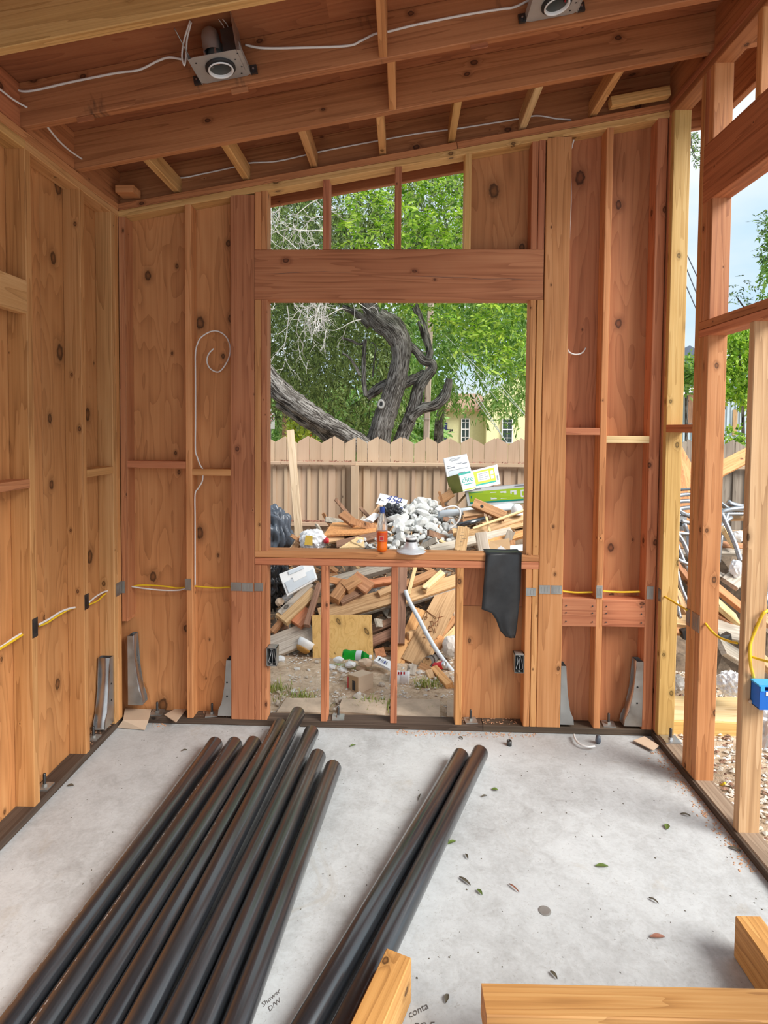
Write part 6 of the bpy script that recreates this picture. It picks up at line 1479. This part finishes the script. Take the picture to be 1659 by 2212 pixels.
# left: street sign, post, cone
tag(bx('street_post', *(lambda p: (p.x - .07, p.x + .07, 15.9, 16.04, -.6, at(615, 880, 'Y', 16).z))(at(615, 900, 'Y', 16)), M['old_brown'], None, 'z'), 'brown wooden post beyond the fence at the left jamb', 'post')
sp_ = at(584, 905, 'Y', 15); sg = thing('street_sign', sp_, 'white street sign with red ring at the left window jamb', 'sign')
mb = MB(); mb.box(sp_.x - .14, sp_.x + .14, 15, 15.01, sp_.z - .32, sp_.z + .32); build('sign_plate', mb, M['white'], sg)
mb = MB(); mb.lathe([(.115, 0), (.135, 0)], 24, frame_m((sp_.x - .04, 14.99, sp_.z + .05), (1, 0, 0), (0, 0, 1))); build('red_ring', mb, M['red'], sg)
mb = MB(); mb.box(sp_.x - .02, sp_.x + .02, 15.02, 15.05, -.6, sp_.z + .3); build('sign_post', mb, M['galv_dull'], sg)
cp = at(671, 946, 'Y', 14); mb = MB(); mb.lathe([(.14, -.5), (.16, -.5), (.09, .0), (.03, .25), (.0001, .25)], 14, Matrix.Translation(cp)); tag(build('traffic_cone', mb, M['red'], None, True), 'red traffic cone just above the fence at the left', 'cone')

# ---- right side yard: conduit tangle, boards, form box
slab('plywood_scrap', [at(1440, 1150, 'Y', 1.9), at(1462, 948, 'Y', 2.1), at(1493, 1004, 'Y', 2.1), at(1504, 1150, 'Y', 1.9)], .012, 'fir_orange', 'orange plywood corner standing behind the conduit tangle', 'plywood')
plank(1540, 1022, 2.3, 1625, 978, 2.6, .15, .03, 'fir_orange', 'orange plank slanting up across the gray fence at the right')
for (x0, y0, x1, y1, Y, w, m, l) in ((1440, 1182, 1490, 1178, 1.35, .07, 'scrap_brown', 'brown board beneath the conduit, left slit'), (1440, 1196, 1492, 1192, 1.3, .06, 'weathered', 'gray board beneath the conduit, left slit'),
        (1455, 1212, 1500, 1270, 1.0, .09, 'scrap_brown', 'steep brown board in the left slit, half way down'), (1446, 1265, 1490, 1330, .9, .13, 'scrap_tan', 'tan board sloping down in the left slit'),
        (1440, 1338, 1492, 1344, .75, .09, 'scrap_tan', 'tan block lying low in the left slit'), (1440, 1362, 1492, 1366, .7, .05, 'scrap_brown', 'brown board at the very bottom of the left slit'),
        (1545, 1114, 1640, 1112, 1.44, .10, 'scrap_tan', 'tan board under the conduit, right slit'), (1545, 1176, 1612, 1182, 1.35, .06, 'scrap_brown', 'brown board crossing the right slit'),
        (1545, 1192, 1612, 1194, 1.3, .06, 'weathered', 'pale gray board crossing the right slit'), (1560, 1142, 1585, 1180, 1.2, .05, 'fir_pale', 'yellow stick slanting behind the ribbed conduit'),
        (1540, 1238, 1575, 1252, 1.0, .06, 'weathered', 'gray splintered board end in the dark hollow'), (1545, 1268, 1612, 1322, .85, .09, 'fir_red', 'reddish beam sloping down in the right slit'),
        (1545, 1300, 1590, 1340, .70, .095, 'fir_pale', 'yellow beam end sloping down in the right slit'), (1540, 1318, 1612, 1362, .75, .10, 'scrap_brown', 'dark brown plank under the yellow beam end'),
        (1540, 1356, 1612, 1370, .65, .16, 'weathered', 'broad pale gray plank low in the right slit'), (1556, 1395, 1612, 1430, .45, .12, 'weathered', 'gray plank above the gravel in the right slit'),
        (1640, 1330, 1700, 1370, .4, .10, 'scrap_tan', 'tan plank at the right edge behind the cable'), (1640, 1420, 1700, 1480, .2, .10, 'scrap_tan', 'tan plank at the right edge above the blue box'),
        (1575, 1262, 1600, 1240, .95, .12, 'weathered', 'pale gray board piece in the dark hollow')):
    plank(x0, y0, Y, x1, y1, Y + .12, w, .035, m, l)
mb = MB(); xs = np.linspace(3.9, 6.6, 30); ys = np.linspace(.55, 3.3, 26); vs = []; fs = []
for y in ys:
    for x in xs:
        f = max(0, min(1, (y - .6) / 1.2)); e = max(0, min(1, (x - 3.95) / .4)); vs.append((x, y, -.16 + .82 * f * e * (1 - .4 * max(0, (y - 2.2) / 1.1)) + random.uniform(-.04, .04)))
for j in range(len(ys) - 1):
    for i in range(len(xs) - 1): a = j * len(xs) + i; fs.append((a, a + 1, a + 1 + len(xs), a + len(xs)))
mb.add(vs, fs); tag(build('side_mound', mb, M['mulch_dark'], None), 'dark soil under the conduit heap at the right', 'rubble heap', None, 'stuff')
def conduit(pts, r, label, ribbed=True, Y=1.5):
    P = smooth_path([at(q[0], q[1], 'Y', q[2] if len(q) > 2 else Y) for q in pts], 8)
    L = sum((P[i + 1] - P[i]).length for i in range(len(P) - 1)); n = int(L / (.011 if ribbed else .03)) + 3
    cum = [0]
    for i in range(len(P) - 1): cum.append(cum[-1] + (P[i + 1] - P[i]).length)
    Q = []
    for k in range(n):
        s = L * k / (n - 1); j = max(i for i in range(len(cum)) if cum[i] <= s + 1e-9); j = min(j, len(P) - 2); u = (s - cum[j]) / max(1e-9, cum[j + 1] - cum[j]); Q.append(P[j].lerp(P[j + 1], u))
    mb = MB(); mb.tube(Q, [r * (1.0 if (k % 2 or not ribbed) else .84) for k in range(n)], 8)
    tag(build('flexible_conduit', mb, M['conduit'], None, True), label, 'conduit', 'conduit pieces in the right heap')
for i, (pts, r, rib, lab) in enumerate((
    ([(1440, 1085), (1470, 1070), (1510, 1068)], .017, True, 'top conduit loop in the left slit'), ([(1440, 1078), (1462, 1060, 1.6), (1500, 1056)], .012, False, 'thin smooth tube at the top of the left slit'),
    ([(1440, 1100), (1465, 1084), (1505, 1082)], .017, False, 'second conduit loop in the left slit'), ([(1440, 1108), (1475, 1098), (1510, 1096)], .018, False, 'third smooth conduit in the left slit'),
    ([(1445, 1082), (1470, 1105, 1.45), (1500, 1120)], .018, False, 'smooth conduit crossing diagonally near the top, left slit'), ([(1440, 1114), (1480, 1112), (1515, 1112)], .017, True, 'ribbed conduit level with the top of the metal box'),
    ([(1472, 1126, 1.4), (1490, 1130, 1.4), (1512, 1134, 1.4)], .018, True, 'ribbed conduit leaving the metal box to the right'), ([(1478, 1132, 1.35), (1486, 1155, 1.35), (1488, 1185, 1.3)], .018, False, 'smooth conduit dropping from the metal box'),
    ([(1440, 1146, 1.3), (1470, 1152, 1.3), (1500, 1154, 1.3)], .017, True, 'ribbed conduit below the metal box'), ([(1455, 1158, 1.2), (1466, 1185, 1.15), (1478, 1215, 1.1), (1490, 1240, 1.1)], .018, True, 'long ribbed conduit running down right in the left slit'),
    ([(1462, 1150, 1.25), (1478, 1175, 1.2), (1490, 1205, 1.15)], .017, False, 'smooth conduit beside the long ribbed one'), ([(1452, 1200, 1.1), (1470, 1212, 1.05), (1490, 1220, 1.05)], .015, False, 'short conduit stub below the long ribbed one'),
    ([(1457, 1195, 1.0), (1462, 1230, .95), (1472, 1270, .9), (1490, 1310, .85)], .016, True, 'ribbed conduit hanging lowest in the left slit'), ([(1460, 1290, .9), (1466, 1315, .85), (1470, 1335, .8)], .010, False, 'thin pale rod at the foot of the left slit'),
    ([(1548, 1078), (1562, 1092), (1580, 1100), (1625, 1095)], .018, False, 'smooth conduit at the top of the right slit'), ([(1572, 1084, 1.45), (1585, 1091, 1.45), (1620, 1098, 1.45)], .022, False, 'conduit with a flared white end in the right slit'),
    ([(1540, 1120, 1.4), (1565, 1104, 1.4), (1600, 1098, 1.4), (1640, 1096, 1.4)], .021, False, 'wide bend of conduit over the right slit'), ([(1560, 1110, 1.4), (1585, 1110, 1.4), (1625, 1110, 1.4)], .017, True, 'level ribbed conduit in the right slit'),
    ([(1558, 1108, 1.2), (1575, 1145, 1.15), (1590, 1180, 1.1), (1600, 1212, 1.05)], .020, True, 'long ribbed conduit slanting down the right slit'), ([(1572, 1110, 1.3), (1562, 1140, 1.25), (1556, 1175, 1.2), (1552, 1215, 1.2)], .017, True, 'ribbed conduit hanging straight in the right slit'),
    ([(1548, 1148, 1.25), (1562, 1132, 1.25), (1580, 1118, 1.3)], .016, False, 'short smooth conduit crossing behind the slanting one'), ([(1650, 1260, .7), (1658, 1300, .6), (1690, 1330, .5)], .018, True, 'ribbed conduit at the right edge beside the nearest stud'))):
    conduit(pts, r, lab, rib)
a = at(1459, 1117, 'Y', 1.4); jb = thing('metal_box', a, 'square metal box among the conduit in the left slit', 'junction box')
mb = MB(); mb.box(a.x, a.x + .09, a.y, a.y + .06, a.z - .11, a.z); build('box_shell', mb, M['galv'], jb)
mb = MB()
mb.lathe([(.0001, 0), (.016, 0)], 14, frame_m((a.x + .045, a.y - .001, a.z - .055), (1, 0, 0), (0, 0, 1))); build('knockout', mb, M['steel_dark'], jb)
crumple('plastic_film', at(1590, 1228, 'Y', 1.0), .06, 'white_bag', 'torn clear film hanging in the dark hollow, right slit', 'plastic', 41, 3, .25, (.7, .6, 1.0), 5)
crumple('plastic_film', at(1596, 1158, 'Y', 1.3), .05, 'white_bag', 'pale plastic film behind the ribbed conduit, right slit', 'plastic', 42, 3, .25, (1, .6, .8), 5)
crumple('white_sack', at(1576, 1476, 'Y', .45), .07, 'white_bag', 'white plastic sack beside the timber form in the right slit', 'bag', 43, 4, .34, (1.0, .8, 1.0), 5)
crumple('white_sack', at(1668, 1560, 'Y', -.3), .10, 'white_bag', 'white plastic sack below the blue outlet box', 'bag', 44, 4, .34, (.9, .8, 1.3), 5)
crumple('foam_scrap', at(1458, 1475, 'Y', .8), .07, 'rock_white', 'pale crumpled film on the gravel in the left slit', 'plastic', 45, 3, .25, (.9, .8, .8), 5)
a = at(1556, 1386, 'Y', .55); mb = MB(); mb.prism([at(1548, 1376, 'Y', .55), at(1580, 1370, 'Y', .6), at(1582, 1390, 'Y', .6), at(1552, 1402, 'Y', .5)], (0, .06, 0)); tag(build('black_box', mb, M['bag_black'], None), 'black box scrap with a label in the right slit', 'box')
mb = MB(); mb.prism([at(1474, 1364, 'Y', .7), at(1490, 1360, 'Y', .7), at(1490, 1385, 'Y', .7), at(1478, 1382, 'Y', .7)], (0, .05, 0)); tag(build('black_box', mb, M['bag_black'], None), 'black scrap at the foot of the left slit', 'box')
fb = thing('form_box', at(1520, 1530, 'Z', -.1), 'new yellow timber form with light top outside the right wall', 'lumber')
A, B = at(1440, 1547, 'Y', .25), at(1640, 1542, 'Y', .25); zt2 = -.028
bx('top_board', A.x - .1, B.x + .1, .25, .44, zt2 - .03, zt2, M['fir_pale'], fb, 'x'); bx('top_board', A.x - .1, B.x + .1, .445, .58, zt2 - .03, zt2 - .002, M['fir_pale'], fb, 'x')
bx('front_board', A.x - .1, B.x + .1, .228, .249, -.115, zt2, M['pine_yellow'], fb, 'x')
cable(onX([(1541, 1694), (1552, 1697), (1566, 1692)], 3.3), .006, 'cable_yellow', 'short yellow wire end lying outside by the right plate')
